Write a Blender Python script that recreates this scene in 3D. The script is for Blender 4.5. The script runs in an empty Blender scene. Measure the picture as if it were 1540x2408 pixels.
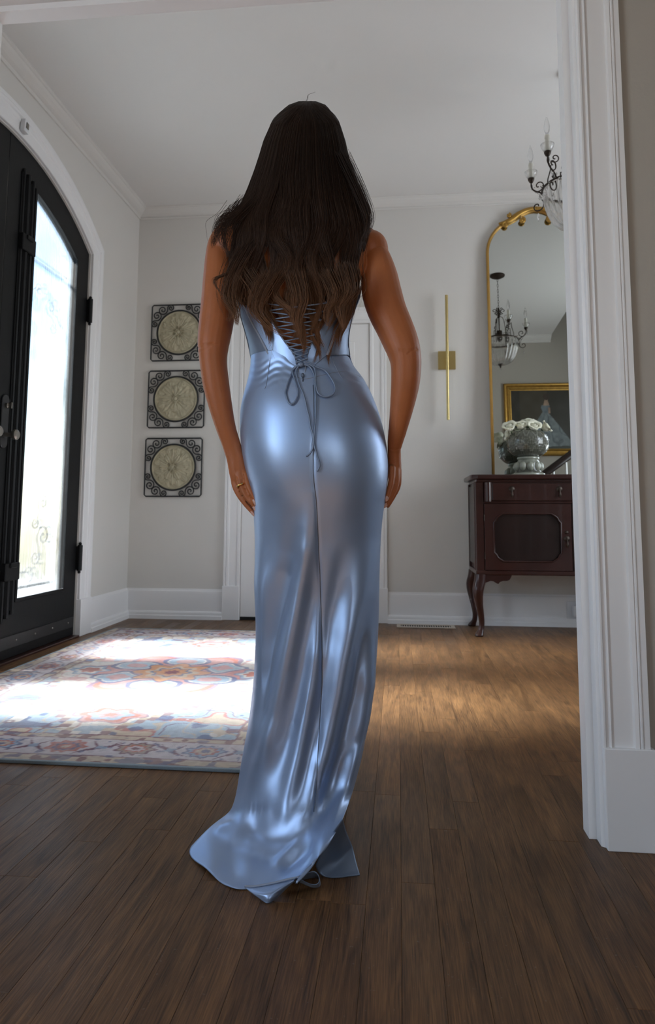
import bpy, bmesh, math, random
import numpy as np
from mathutils import Vector, Matrix

PI = math.pi
SC = bpy.context.scene
COL = SC.collection
rnd = random.Random(7)
R_ = np.random.RandomState(11)

# ------------------------------------------------------------------ camera
FPX, YAW, PIT, ROLL, PX, PY, HC = 1612.2, -.102523, .105762, .0044213, 770., 1040.74, .75
_cy, _sy, _cp, _sp = math.cos(YAW), math.sin(YAW), math.cos(PIT), math.sin(PIT)
_f = np.array([_sy*_cp, _cy*_cp, _sp]); _r = np.array([_cy, -_sy, 0.]); _u = np.cross(_r, _f)
_cr, _sr = math.cos(ROLL), math.sin(ROLL)
CR, CU, CF = _cr*_r+_sr*_u, -_sr*_r+_cr*_u, _f
CC = np.array([0, 0, HC])
cd = bpy.data.cameras.new('camera'); cam = bpy.data.objects.new('camera', cd); COL.objects.link(cam)
cd.sensor_fit = 'VERTICAL'; cd.sensor_height = 24.; cd.sensor_width = 24.*1540/2408
cd.lens = FPX/2408*24.; cd.shift_y = -(1204-PY)/2408.; cd.shift_x = 0
cd.clip_start = .02
cam.matrix_world = Matrix(((CR[0], CU[0], -CF[0], 0), (CR[1], CU[1], -CF[1], 0), (CR[2], CU[2], -CF[2], HC), (0, 0, 0, 1)))
cd.dof.use_dof = True; cd.dof.focus_distance = 1.63; cd.dof.aperture_fstop = 4.6
SC.camera = cam

def at(x, y, X=None, Y=None, Z=None):
    """world point seen at photo pixel x, y that lies on the given plane"""
    d = CF+(x-PX)/FPX*CR-(y-PY)/FPX*CU
    if X is not None: t = X/d[0]
    elif Y is not None: t = Y/d[1]
    else: t = (Z-HC)/d[2]
    return CC+t*d
def project(P):
    d = P-CC; z = d@CF
    return PX+FPX*(d@CR)/z, PY-FPX*(d@CU)/z

# ------------------------------------------------------------------ world, sun, daylight
EXPOSURE = 0.38
SC.view_settings.view_transform = 'Standard'; SC.view_settings.look = 'None'
SC.view_settings.exposure = EXPOSURE; SC.view_settings.gamma = 1.; SC.view_settings.use_curve_mapping = False
w = bpy.data.worlds.new('sky'); SC.world = w; w.use_nodes = True
nt = w.node_tree; bg = nt.nodes['Background']
sky = nt.nodes.new('ShaderNodeTexSky'); sky.sky_type = 'NISHITA'; sky.sun_disc = False
sky.sun_elevation = math.radians(42); sky.sun_rotation = math.radians(-90); sky.air_density = 1.2; sky.dust_density = .6
nt.links.new(sky.outputs[0], bg.inputs[0]); bg.inputs[1].default_value = .24

def light(name, kind, energy, loc, color=(1, 1, 1), direction=(0, 0, -1), size=None):
    l = bpy.data.lights.new(name, kind); l.energy = energy; l.color = color
    o = bpy.data.objects.new(name, l); COL.objects.link(o); o.location = loc
    o.rotation_euler = Vector(direction).to_track_quat('-Z', 'Y').to_euler()
    if size: l.shape = 'RECTANGLE'; l.size, l.size_y = size
    return o
sun = light('sun', 'SUN', 46., (-6, 3, 6), (1., .93, .84), (1, .11, -.9)); sun.data.angle = math.radians(13.)
light('window_daylight_left', 'AREA', 25., (-2.02, -.32, 1.55), (.68, .83, 1.), (1, 0, 0), (1.2, 1.7))
light('window_daylight_stair', 'AREA', 36., (2.66, 3.45, 1.7), (.84, .91, 1.), (-1, 0, 0), (1.2, 1.7))
light('window_daylight_rear', 'AREA', 13., (1.3, -2.34, 1.6), (.92, .95, 1.), (0, 1, 0), (1.2, 1.6))

# ------------------------------------------------------------------ materials
def mat(name, col, rough=.5, metal=0., spec=.5, bump=None, var=None, coat=0., **kw):
    m = bpy.data.materials.new(name); m.use_nodes = True
    n = m.node_tree.nodes; L = m.node_tree.links; b = n['Principled BSDF']
    b.inputs['Base Color'].default_value = (*col, 1); b.inputs['Roughness'].default_value = rough
    b.inputs['Metallic'].default_value = metal; b.inputs['Specular IOR Level'].default_value = spec
    b.inputs['Coat Weight'].default_value = coat
    for k, v in kw.items(): b.inputs[k].default_value = v
    g = n.new('ShaderNodeNewGeometry')
    if var:                                     # (scale, amount): gentle mottling of the colour
        t = n.new('ShaderNodeTexNoise'); t.inputs['Scale'].default_value = var[0]; t.inputs['Detail'].default_value = 5
        L.new(g.outputs['Position'], t.inputs['Vector'])
        r = n.new('ShaderNodeMapRange'); r.inputs[3].default_value = 1-var[1]; r.inputs[4].default_value = 1+var[1]
        L.new(t.outputs[0], r.inputs[0])
        x = n.new('ShaderNodeVectorMath'); x.operation = 'SCALE'; x.inputs[0].default_value = col
        L.new(r.outputs[0], x.inputs['Scale']); L.new(x.outputs[0], b.inputs['Base Color'])
    if bump:                                    # (scale, distance)
        t = n.new('ShaderNodeTexNoise'); t.inputs['Scale'].default_value = bump[0]; t.inputs['Detail'].default_value = 4
        L.new(g.outputs['Position'], t.inputs['Vector'])
        q = n.new('ShaderNodeBump'); q.inputs['Strength'].default_value = 1.; q.inputs['Distance'].default_value = bump[1]
        L.new(t.outputs[0], q.inputs['Height']); L.new(q.outputs[0], b.inputs['Normal'])
    return m
M = {}
M['wall'] = mat('wall_paint', (.66, .635, .595), .75, bump=(60, .0006), var=(1.5, .02))
M['warm_wall'] = mat('warm_dimmed_paint', (.16, .125, .095), .8, bump=(60, .0006), var=(1.5, .05))  # dark tone stands for the dim room behind the camera
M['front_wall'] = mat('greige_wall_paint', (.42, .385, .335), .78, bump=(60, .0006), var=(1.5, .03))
M['ceiling'] = mat('ceiling_paint', (.70, .68, .65), .8, bump=(30, .0006))
M['trim'] = mat('white_trim_paint', (.80, .79, .785), .38, bump=(40, .00012))
M['black'] = mat('black_door_paint', (.0045, .0047, .0052), .5, spec=.25, bump=(40, .0004))
M['iron'] = mat('black_iron', (.012, .012, .013), .45)
M['satin_nickel'] = mat('worn_metal', (.30, .28, .25), .35, 1.)
M['brass'] = mat('brushed_brass', (.62, .48, .21), .32, 1., bump=(120, .0002))
M['gilt'] = mat('gilt_frame', (.44, .255, .072), .38, .85, bump=(90, .0005), var=(14, .25))
M['gilt_dark'] = mat('antique_gilt', (.42, .24, .055), .42, .8, bump=(90, .0008), var=(30, .35))
M['mahogany'] = mat('mahogany', (.030, .0085, .0062), .30, coat=.25, spec=.35, var=(9, .45))
M['mahogany_dark'] = mat('dark_mahogany_panel', (.017, .008, .0065), .32, coat=.15, spec=.3, var=(7, .3))
M['bronze'] = mat('dark_bronze', (.045, .032, .024), .45, .7, var=(60, .3))
M['candle'] = mat('ivory_candle_sleeve', (.72, .70, .62), .5)
M['stone'] = mat('cast_stone', (.44, .395, .275), .8, bump=(90, .0012), var=(22, .18))
M['glaze'] = mat('grey_green_glaze', (.075, .076, .060), .2, coat=.4, var=(30, .25))
_g = M['glaze'].node_tree; _n = _g.nodes; _geo = _n.new('ShaderNodeNewGeometry'); _mr = _n.new('ShaderNodeMapRange'); _mr.inputs[1].default_value = .50; _mr.inputs[2].default_value = .56
_mx = _n.new('ShaderNodeMix'); _mx.data_type = 'RGBA'; _mx.inputs[6].default_value = (.062, .063, .048, 1); _mx.inputs[7].default_value = (.30, .31, .25, 1)   # paler glaze colour added on raised edges so the relief reads
_g.links.new(_geo.outputs['Pointiness'], _mr.inputs[0]); _g.links.new(_mr.outputs[0], _mx.inputs[0]); _g.links.new(_mx.outputs[2], _n['Principled BSDF'].inputs['Base Color'])
M['stem'] = mat('green_stem', (.05, .10, .03), .5)
M['petal'] = mat('ivory_petal', (.80, .79, .64), .55, **{'Subsurface Weight': .15})
M['petal'].node_tree.nodes['Principled BSDF'].inputs['Subsurface Radius'].default_value = (.01, .01, .006)
M['skin'] = mat('tanned_skin', (.40, .130, .045), .45, spec=.35, bump=(700, .00025), var=(25, .10), **{'Subsurface Weight': .12})
M['skin'].node_tree.nodes['Principled BSDF'].inputs['Subsurface Radius'].default_value = (.012, .005, .003)
M['nail'] = mat('nude_nail', (.62, .36, .29), .15, coat=.5)
M['eye'] = mat('eye_white', (.75, .73, .70), .15); M['lip'] = mat('lip', (.38, .10, .09), .4)
M['gold'] = mat('gold_ring', (.80, .52, .18), .15, 1.)
M['cord'] = mat('blue_cord', (.19, .25, .36), .40, .15)
M['piping'] = mat('grey_blue_piping', (.24, .27, .34), .45)
M['zip'] = mat('zipper_slate', (.10, .12, .16), .4, .5)
M['vent'] = mat('taupe_vent_metal', (.44, .38, .31), .5)
M['void'] = mat('vent_shadow_gap', (.006, .006, .006), .9)
M['plastic'] = mat('white_plastic', (.75, .76, .78), .35)
M['binding'] = mat('rug_binding', (.21, .255, .285), .9, bump=(300, .0015))
M['subfloor'] = mat('subfloor', (.012, .008, .006), .9)
M['paving'] = mat('porch_stone', (.21, .22, .235), .9, var=(4, .2))
M['hedge'] = mat('porch_wall', (.30, .34, .37), .9, var=(3, .35))

def glass_mat(name, tint, clear, rough, scale=None):
    m = bpy.data.materials.new(name); m.use_nodes = True; n = m.node_tree.nodes; L = m.node_tree.links
    n.remove(n['Principled BSDF']); o = n['Material Output']
    t = n.new('ShaderNodeBsdfTransparent'); t.inputs[0].default_value = (*tint, 1)
    g = n.new('ShaderNodeBsdfGlass'); g.inputs['IOR'].default_value = 1.35; g.inputs['Roughness'].default_value = rough; g.inputs[0].default_value = (*tint, 1)
    x = n.new('ShaderNodeMixShader'); x.inputs[0].default_value = clear
    L.new(g.outputs[0], x.inputs[1]); L.new(t.outputs[0], x.inputs[2]); L.new(x.outputs[0], o.inputs[0])
    return m
M['crystal'] = glass_mat('clear_crystal', (.97, .97, .97), .45, .03)
M['bead'] = glass_mat('cut_crystal', (.98, .98, .98), .06, .08)
M['pane'] = glass_mat('window_glass', (.97, .98, .98), .9, .0)
# reeded privacy glass: blurs what stands behind it, lets the sun through softened
def reeded():
    m = bpy.data.materials.new('reeded_privacy_glass'); m.use_nodes = True; n = m.node_tree.nodes; L = m.node_tree.links
    n.remove(n['Principled BSDF']); o = n['Material Output']
    t = n.new('ShaderNodeBsdfTransparent'); t.inputs[0].default_value = (.86, .94, 1, 1)
    g = n.new('ShaderNodeBsdfRefraction'); g.inputs['IOR'].default_value = 1.25; g.inputs['Roughness'].default_value = .22; g.inputs[0].default_value = (.93, .97, 1, 1)
    d = n.new('ShaderNodeBsdfTranslucent'); d.inputs[0].default_value = (.85, .92, .97, 1)
    geo = n.new('ShaderNodeNewGeometry'); mp = n.new('ShaderNodeMapping'); mp.inputs['Scale'].default_value = (1, 160, 3)
    ns = n.new('ShaderNodeTexNoise'); ns.inputs['Scale'].default_value = 1.; ns.inputs['Detail'].default_value = 2
    bp = n.new('ShaderNodeBump'); bp.inputs['Distance'].default_value = .004
    L.new(geo.outputs['Position'], mp.inputs[0]); L.new(mp.outputs[0], ns.inputs['Vector']); L.new(ns.outputs[0], bp.inputs['Height']); L.new(bp.outputs[0], g.inputs['Normal'])
    a = n.new('ShaderNodeMixShader'); a.inputs[0].default_value = .045; L.new(g.outputs[0], a.inputs[1]); L.new(d.outputs[0], a.inputs[2])
    b = n.new('ShaderNodeMixShader'); n2 = n.new('ShaderNodeTexNoise'); n2.inputs['Scale'].default_value = 3.2; n2.inputs['Detail'].default_value = 3
    L.new(geo.outputs['Position'], n2.inputs['Vector']); mr = n.new('ShaderNodeMapRange'); mr.inputs[1].default_value = .35; mr.inputs[2].default_value = .65; mr.inputs[3].default_value = .42; mr.inputs[4].default_value = .74  # clearness varied by noise, added to mottle the sun patches
    L.new(n2.outputs[0], mr.inputs[0]); L.new(mr.outputs[0], b.inputs[0]); L.new(a.outputs[0], b.inputs[1]); L.new(t.outputs[0], b.inputs[2])
    L.new(b.outputs[0], o.inputs[0]); return m
M['reeded'] = reeded()

def oak():
    m = bpy.data.materials.new('dark_stained_oak'); m.use_nodes = True; n = m.node_tree.nodes; L = m.node_tree.links; b = n['Principled BSDF']
    g = n.new('ShaderNodeNewGeometry'); oi = n.new('ShaderNodeObjectInfo')
    ad = n.new('ShaderNodeVectorMath'); ad.operation = 'ADD'; cm = n.new('ShaderNodeCombineXYZ')
    ml = n.new('ShaderNodeMath'); ml.operation = 'MULTIPLY'; ml.inputs[1].default_value = 37.
    L.new(oi.outputs['Random'], ml.inputs[0]); L.new(ml.outputs[0], cm.inputs[2]); L.new(g.outputs['Position'], ad.inputs[0]); L.new(cm.outputs[0], ad.inputs[1])
    def noise(scale, detail, stretch, dist=0.):
        mp = n.new('ShaderNodeMapping'); mp.inputs['Scale'].default_value = stretch; L.new(ad.outputs[0], mp.inputs[0])
        t = n.new('ShaderNodeTexNoise'); t.inputs['Scale'].default_value = scale; t.inputs['Detail'].default_value = detail; t.inputs['Distortion'].default_value = dist
        L.new(mp.outputs[0], t.inputs['Vector']); return t.outputs[0]
    grain = noise(1., 5, (430, 14, 1), .3); figure = noise(1., 4, (30, 3.4, 1), 1.2); wear = noise(1.7, 5, (1, 1, 1)); flake = noise(1., 2, (60, 45, 1), 1.5)
    cr = n.new('ShaderNodeValToRGB'); e = cr.color_ramp.elements
    e[0].position = .33; e[0].color = (.036, .0175, .0080, 1); e[1].position = .70; e[1].color = (.205, .102, .040, 1)
    k = cr.color_ramp.elements.new(.5); k.color = (.108, .053, .0225, 1)
    mx = n.new('ShaderNodeMath'); mx.operation = 'MULTIPLY_ADD'; mx.inputs[1].default_value = .55; L.new(grain, mx.inputs[0])
    m2 = n.new('ShaderNodeMath'); m2.operation = 'MULTIPLY_ADD'; m2.inputs[1].default_value = .45; m2.inputs[2].default_value = 0; L.new(figure, m2.inputs[0]); L.new(m2.outputs[0], mx.inputs[2])
    L.new(mx.outputs[0], cr.inputs[0])
    va = n.new('ShaderNodeMapRange'); va.inputs[3].default_value = .88; va.inputs[4].default_value = 1.13; L.new(oi.outputs['Random'], va.inputs[0])
    sc = n.new('ShaderNodeVectorMath'); sc.operation = 'SCALE'; L.new(cr.outputs[0], sc.inputs[0]); L.new(va.outputs[0], sc.inputs['Scale'])
    speck = noise(150., 2, (1, 1, 1)); sm_ = n.new('ShaderNodeMapRange'); sm_.inputs[1].default_value = .70; sm_.inputs[2].default_value = .76; sm_.inputs[4].default_value = .5; L.new(speck, sm_.inputs[0])
    dm = n.new('ShaderNodeMix'); dm.data_type = 'RGBA'; dm.inputs[7].default_value = (.17, .145, .12, 1); L.new(sm_.outputs[0], dm.inputs[0]); L.new(sc.outputs[0], dm.inputs[6]); L.new(dm.outputs[2], b.inputs['Base Color'])
    ro = n.new('ShaderNodeMapRange'); ro.inputs[1].default_value = .3; ro.inputs[2].default_value = .7; ro.inputs[3].default_value = .30; ro.inputs[4].default_value = .50; L.new(wear, ro.inputs[0]); L.new(ro.outputs[0], b.inputs['Roughness'])
    bp = n.new('ShaderNodeBump'); bp.inputs['Distance'].default_value = .0006; bp.inputs['Strength'].default_value = .8; L.new(grain, bp.inputs['Height']); L.new(bp.outputs[0], b.inputs['Normal'])
    b.inputs['Specular IOR Level'].default_value = .24
    return m
M['oak'] = oak()

def satin(name, c, alpha=1., rough=.30):
    m = mat(name, c, rough, .66, .5, bump=(1600, .00006))
    b = m.node_tree.nodes['Principled BSDF']; b.inputs['Anisotropic'].default_value = .35; b.inputs['Alpha'].default_value = alpha
    b.inputs['Sheen Weight'].default_value = .12; b.inputs['Sheen Roughness'].default_value = .4
    return m
M['satin'] = satin('steel_blue_satin', (.34, .45, .66), 1., .38)
M['sheer'] = satin('sheer_blue_mesh', (.27, .34, .46), .72, .45)
M['satin_back'] = satin('satin_wrong_side', (.20, .26, .36), 1., .55)

def vcol_mat(name, rough, bump=None):
    m = mat(name, (.5, .5, .5), rough, bump=bump); n = m.node_tree.nodes
    a = n.new('ShaderNodeVertexColor'); a.layer_name = 'print'
    m.node_tree.links.new(a.outputs[0], n['Principled BSDF'].inputs['Base Color']); return m
M['rug'] = vcol_mat('printed_rug_pile', .95, (420, .0016)); M['rug'].node_tree.nodes['Principled BSDF'].inputs['Specular IOR Level'].default_value = .1
M['canvas'] = vcol_mat('oil_on_canvas', .45, (150, .0008))

def hair_mat():
    m = mat('brunette_hair', (.02, .01, .006), .45, spec=.16); n = m.node_tree.nodes; L = m.node_tree.links; b = n['Principled BSDF']
    hi = n.new('ShaderNodeHairInfo'); cr = n.new('ShaderNodeValToRGB'); e = cr.color_ramp.elements
    e[0].position = .0; e[0].color = (.021, .0115, .0074, 1); e[1].position = 1.; e[1].color = (.20, .095, .046, 1)
    k = cr.color_ramp.elements.new(.55); k.color = (.046, .0235, .0138, 1)
    mr = n.new('ShaderNodeMapRange'); mr.inputs[3].default_value = .55; mr.inputs[4].default_value = 1.5; L.new(hi.outputs['Random'], mr.inputs[0])
    sc = n.new('ShaderNodeVectorMath'); sc.operation = 'SCALE'; tc = n.new('ShaderNodeTexCoord'); sx = n.new('ShaderNodeSeparateXYZ'); hz = n.new('ShaderNodeMapRange'); hz.inputs[1].default_value = 1.62; hz.inputs[2].default_value = 1.20; L.new(tc.outputs['Object'], sx.inputs[0]); L.new(sx.outputs['Z'], hz.inputs[0]); L.new(hz.outputs[0], cr.inputs[0]); L.new(cr.outputs[0], sc.inputs[0]); L.new(mr.outputs[0], sc.inputs['Scale'])
    L.new(sc.outputs[0], b.inputs['Base Color']); return m
M['hair'] = hair_mat()
M['hair_core'] = mat('brunette_hair_mass', (.020, .011, .0075), .7, spec=.1, bump=(90, .004))

# ------------------------------------------------------------------ helpers
class MB:
    """collects shapes and links them as one mesh object"""
    def __init__(s): s.v = []; s.f = []
    def add(s, v, f):
        o = len(s.v); s.v += [tuple(map(float, p)) for p in v]; s.f += [tuple(i+o for i in q) for q in f]; return s
    def box(s, lo, hi):
        (a, b, c), (d, e, f) = lo, hi
        return s.add([(a,b,c),(d,b,c),(d,e,c),(a,e,c),(a,b,f),(d,b,f),(d,e,f),(a,e,f)],
                     [(0,3,2,1),(4,5,6,7),(0,1,5,4),(1,2,6,5),(2,3,7,6),(3,0,4,7)])
    def prism(s, pts, ext):
        n = len(pts); e = Vector(ext); p = [Vector(q) for q in pts]
        return s.add(p+[q+e for q in p], [tuple(range(n))[::-1], tuple(range(n, 2*n))]+[(i, (i+1) % n, n+(i+1) % n, n+i) for i in range(n)])
    def grid(s, P, cu=False, cv=False):
        P = np.asarray(P); a, b = P.shape[:2]; f = []
        for i in range(a if cu else a-1):
            for j in range(b if cv else b-1):
                f.append((i*b+j, ((i+1) % a)*b+j, ((i+1) % a)*b+(j+1) % b, i*b+(j+1) % b))
        return s.add(P.reshape(-1, 3), f)
    def tube(s, path, r, n=8, closed=False, flat=1., caps=True):
        P = [Vector(p) for p in path]; m = len(P); rr = r if hasattr(r, '__len__') else [r]*m
        T = []
        for i in range(m):
            a = P[(i-1) % m] if (closed or i > 0) else P[i]; b = P[(i+1) % m] if (closed or i < m-1) else P[i]
            T.append((b-a).normalized() if (b-a).length > 1e-9 else Vector((0, 0, 1)))
        nrm = T[0].orthogonal().normalized(); V = []
        for i in range(m):
            nrm = (nrm-T[i]*nrm.dot(T[i]))
            nrm = nrm.normalized() if nrm.length > 1e-9 else T[i].orthogonal().normalized()
            bn = T[i].cross(nrm)
            V.append([P[i]+nrm*(rr[i]*math.cos(2*PI*k/n))+bn*(rr[i]*flat*math.sin(2*PI*k/n)) for k in range(n)])
        f = []
        for i in range(m if closed else m-1):
            j = (i+1) % m
            f += [(i*n+k, i*n+(k+1) % n, j*n+(k+1) % n, j*n+k) for k in range(n)]
        if not closed and caps: f += [tuple(range(n))[::-1], tuple((m-1)*n+k for k in range(n))]
        return s.add([q for row in V for q in row], f)
    def lathe(s, prof, c=(0, 0, 0), n=32, axis='z'):
        V = []; m = len(prof)
        for r, z in prof:
            for k in range(n):
                a = 2*PI*k/n; q = (r*math.cos(a), r*math.sin(a), z)
                if axis == 'x': q = (q[2], q[0], q[1])
                if axis == 'y': q = (q[0], q[2], q[1])
                V.append((q[0]+c[0], q[1]+c[1], q[2]+c[2]))
        f = [(i*n+k, i*n+(k+1) % n, (i+1)*n+(k+1) % n, (i+1)*n+k) for i in range(m-1) for k in range(n)]
        return s.add(V, f+[tuple(range(n))[::-1], tuple((m-1)*n+k for k in range(n))])
    def ball(s, c, r, nu=12, nv=8, sc=(1, 1, 1)):
        prof = [(max(1e-5, math.sin(PI*i/nv)), -math.cos(PI*i/nv)) for i in range(nv+1)]
        t = MB().lathe(prof, (0, 0, 0), nu)
        return s.add([(c[0]+r*sc[0]*p[0], c[1]+r*sc[1]*p[1], c[2]+r*sc[2]*p[2]) for p in t.v], t.f)
    def mesh(s, name, m, smooth=False, bevel=0., seg=1, angle=None):
        me = bpy.data.meshes.new(name); me.from_pydata(s.v, [], s.f)
        bm = bmesh.new(); bm.from_mesh(me)
        if bevel:
            es = [e for e in bm.edges if len(e.link_faces) == 2 and e.calc_face_angle(0) > .6]
            bmesh.ops.bevel(bm, geom=es, offset=bevel, segments=seg, affect='EDGES', profile=.6, clamp_overlap=True)
        big = [f for f in bm.faces if len(f.verts) > 4]
        if big: bmesh.ops.triangulate(bm, faces=big)
        bmesh.ops.recalc_face_normals(bm, faces=bm.faces)
        bm.to_mesh(me); bm.free()
        if smooth: me.polygons.foreach_set('use_smooth', [True]*len(me.polygons))
        if angle is not None and smooth: me.set_sharp_from_angle(angle=angle)
        me.materials.append(m); return me
    def build(s, name, m, parent=None, smooth=False, bevel=0., seg=1, angle=None):
        return link(name, s.mesh(name, m, smooth, bevel, seg, angle), parent)
def link(name, data, parent=None, loc=None):
    o = bpy.data.objects.new(name, data); COL.objects.link(o)
    if parent is not None: o.parent = parent
    if loc is not None: o.location = loc
    return o
def tag(o, label, cat, group=None):
    o['label'] = label; o['category'] = cat
    if group: o['group'] = group
    return o
def thing(name, label, cat, loc=(0, 0, 0), group=None):
    o = link(name, None); o.location = loc; o.empty_display_size = .05; return tag(o, label, cat, group)
def struct(o): o['kind'] = 'structure'; return o
def group_at(name, loc=(0, 0, 0)):
    o = link(name, None); o.location = loc; return struct(o)
def part_local(mb, name, m, parent, **kw):
    """parts written in world coordinates under a thing whose Empty stands elsewhere"""
    L = parent.location; q = parent.parent
    off = Vector(L)
    while q is not None: off += q.location; q = q.parent
    mb.v = [(p[0]-off[0], p[1]-off[1], p[2]-off[2]) for p in mb.v]
    return mb.build(name, m, parent, **kw)
PL = part_local
def copy_tree(o, parent=None):
    c = o.copy(); COL.objects.link(c)
    if parent is not None: c.parent = parent
    for ch in list(o.children): copy_tree(ch, c)
    return c
def catmull(P, n, closed=False):
    P = np.asarray(P, float); m = len(P)
    if closed: Q = np.vstack([P[-1:], P, P[:2]]); segs = m
    else: Q = np.vstack([2*P[:1]-P[1:2], P, 2*P[-1:]-P[-2:-1]]); segs = m-1
    t = np.linspace(0, segs, n, endpoint=not closed); i = np.minimum(t.astype(int), segs-1); u = (t-i)[:, None]
    a, b, c, d = Q[i], Q[i+1], Q[i+2], Q[i+3]
    if P.ndim == 3: u = u[:, :, None]
    return .5*((2*b)+(c-a)*u+(2*a-5*b+4*c-d)*u*u+(3*b-a-3*c+d)*u**3)
def sweep(path, prof, to3, closed_prof=True):
    """sweep a profile (u across, w out of the wall) along a 2D path with mitred corners"""
    P = [np.array(p, float) for p in path]; m = len(P); rows = []
    for i in range(m):
        ns = []
        for a, b in ((i-1, i), (i, i+1)):
            if a >= 0 and b < m:
                d = P[b]-P[a]; d = d/np.hypot(*d); ns.append(np.array([-d[1], d[0]]))
        k = ns[0] if len(ns) == 1 else (ns[0]+ns[1])/(1+ns[0]@ns[1])
        rows.append([to3(P[i][0]+k[0]*u, P[i][1]+k[1]*u, ww) for u, ww in prof])
    mb = MB().grid(np.array(rows), cv=True); n = len(prof)
    mb.f += [tuple(range(n)), tuple((m-1)*n+k for k in range(n))]
    return mb
# ================================================================== the setting
XL, XR, YB, ZC = -1.985, 2.70, 4.945, 3.10
YF0, YF1 = 1.71, 1.795                       # the partition with the cased opening
OX0, OX1, OZ = -1.168, .440, 2.205           # clear opening

# floor: every strip of oak is a plank
floor = struct(MB().box((XL-.2, -2.4, -.12), (XR, YB+.1, -.013)).build('floor', M['subfloor']))
PWD = .0685
def plank_mesh(L):
    g, c = .0002, .0006; w0 = PWD
    b = MB(); rows = []
    for z, i in ((-.013, 0), (-c, 0), (0, c)):
        rows.append([(g+i, g+i, z), (w0-g-i, g+i, z), (w0-g-i, L-g-i, z), (g+i, L-g-i, z)])
    b.grid(np.array(rows), cv=True); b.f += [(8, 9, 10, 11), (3, 2, 1, 0)]
    return b
cells = []
nrow = int((XR-XL)/PWD)+1
for i in range(nrow):
    x = XL+i*PWD; y = -2.35-rnd.random()*.9
    while y < YB:
        L = rnd.choice((.55, .75, .95, 1.2, 1.5)); L = min(L, YB-y)
        if y+L > -2.35 and x+PWD <= XR+.02: cells.append((x, max(y, -2.38), L-max(0, -2.38-y)))
        y += L
def seen_size(c):
    x, y, L = c; ys = max(y, .93); ye = y+L
    if ye < .95 or L < .05: return 0
    m = (ys+ye)/2; px = 936+1612*(x+.03)/m
    if px < -60 or px > 1600 or (x > .5 and m > 1.7): return 0
    return PWD*(ye-ys)/m**3*(.35 if (x < -.3 and x > -1.8 and m > 2.1 and m < 4.4) else 1)
cells.sort(key=seen_size, reverse=True)
pm = {}
for x, y, L in cells[:300]:
    k = round(L, 3)
    if k not in pm: pm[k] = plank_mesh(L).mesh('plank', M['oak'])
    link('plank', pm[k], floor, (x, y, 0))
rest = MB()
for x, y, L in cells[300:]:
    if L > .02: b = plank_mesh(L); rest.add([(p[0]+x, p[1]+y, p[2]) for p in b.v], b.f)
o = rest.build('distant_planks', M['oak'], floor); o['kind'] = 'stuff'

# ceiling, with the stairwell open at the right
struct(MB().box((XL-.2, -2.5, ZC), (XR+.1, YF0, ZC+.1)).build('ceiling_front', M['front_wall']))  # front room ceiling coloured darker to dim its reflection in the gown
c = MB(); c.box((XL-.2, YF0, ZC), (1.78, YB+.1, ZC+.1)); c.box((1.78, 3.7, ZC), (XR+.1, YB+.1, ZC+.1));
c.box((1.70, YF0, 4.9), (XR+.1, 3.8, 5.0))
struct(c.build('ceiling', M['ceiling']))
struct(MB().box((XL-.2, YB, 0), (XR+.15, YB+.12, ZC+.1)).build('wall_back', M['wall']))

# left wall with the arched door opening and a window of the front room
AC, AZ, AR = 3.20, 1.077, 1.658               # arch centre (Y, Z) and door radius
def arch(r, hw, n=28):
    a0 = math.acos(hw/r)
    return [(AC+r*math.cos(a), AZ+r*math.sin(a)) for a in np.linspace(a0, PI-a0, n)]
hw = .945
poly = [(.30, -.1), (.30, ZC+.1), (YB+.1, ZC+.1), (YB+.1, -.1), (AC+hw, -.1)]+arch(AR, hw)+[(AC-hw, -.1)]
b = MB().prism([(XL, y, z) for y, z in poly], (-.21, 0, 0))
for lo, hi in (((-2.5, -.1), (-.95, ZC+.1)), ((-.95, -.1), (.30, .68)), ((-.95, 2.42), (.30, ZC+.1))):
    b.box((XL-.21, lo[0], lo[1]), (XL, hi[0], hi[1]))
struct(b.build('wall_left', M['wall']))
b = MB()
for lo, hi in (((-2.5, 0), (YF0, ZC)),):
    b.box((XR, lo[0], lo[1]), (XR+.15, hi[0], hi[1]))
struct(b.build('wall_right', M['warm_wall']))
b = MB()
for lo, hi in (((YF0, 0), (2.85, 5)), ((2.85, 0), (4.05, .82)), ((2.85, 2.57), (4.05, 5)), ((4.05, 0), (YB, 5))):
    b.box((XR, lo[0], lo[1]), (XR+.15, hi[0], hi[1]))
struct(b.build('wall_right', M['wall']))
b = MB()
for lo, hi in (((XL, 0), (.7, ZC)), ((.7, 0), (1.9, .78)), ((.7, 2.42), (1.9, ZC)), ((1.9, 0), (XR, ZC))):
    b.box((lo[0], -2.55, lo[1]), (hi[0], -2.4, hi[1]))
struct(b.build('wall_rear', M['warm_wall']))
struct(MB().box((1.68, YF1, ZC+.1), (1.78, 3.8, 4.9)).box((1.68, 3.7, ZC+.1), (XR, 3.8, 4.9)).build('wall_stairwell', M['wall']))
poly = [(XL, 0), (XL, ZC), (1.78, ZC), (1.78, 4.9), (XR, 4.9), (XR, 0), (OX1+.03, 0), (OX1+.03, OZ+.02), (OX0-.03, OZ+.02), (OX0-.03, 0)]
struct(MB().prism([(x, YF0, z) for x, z in poly], (0, YF1-YF0, 0)).build('wall_front', M['front_wall']))  # front room greige; its dark tone also stands for dimness on the hall side

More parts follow.
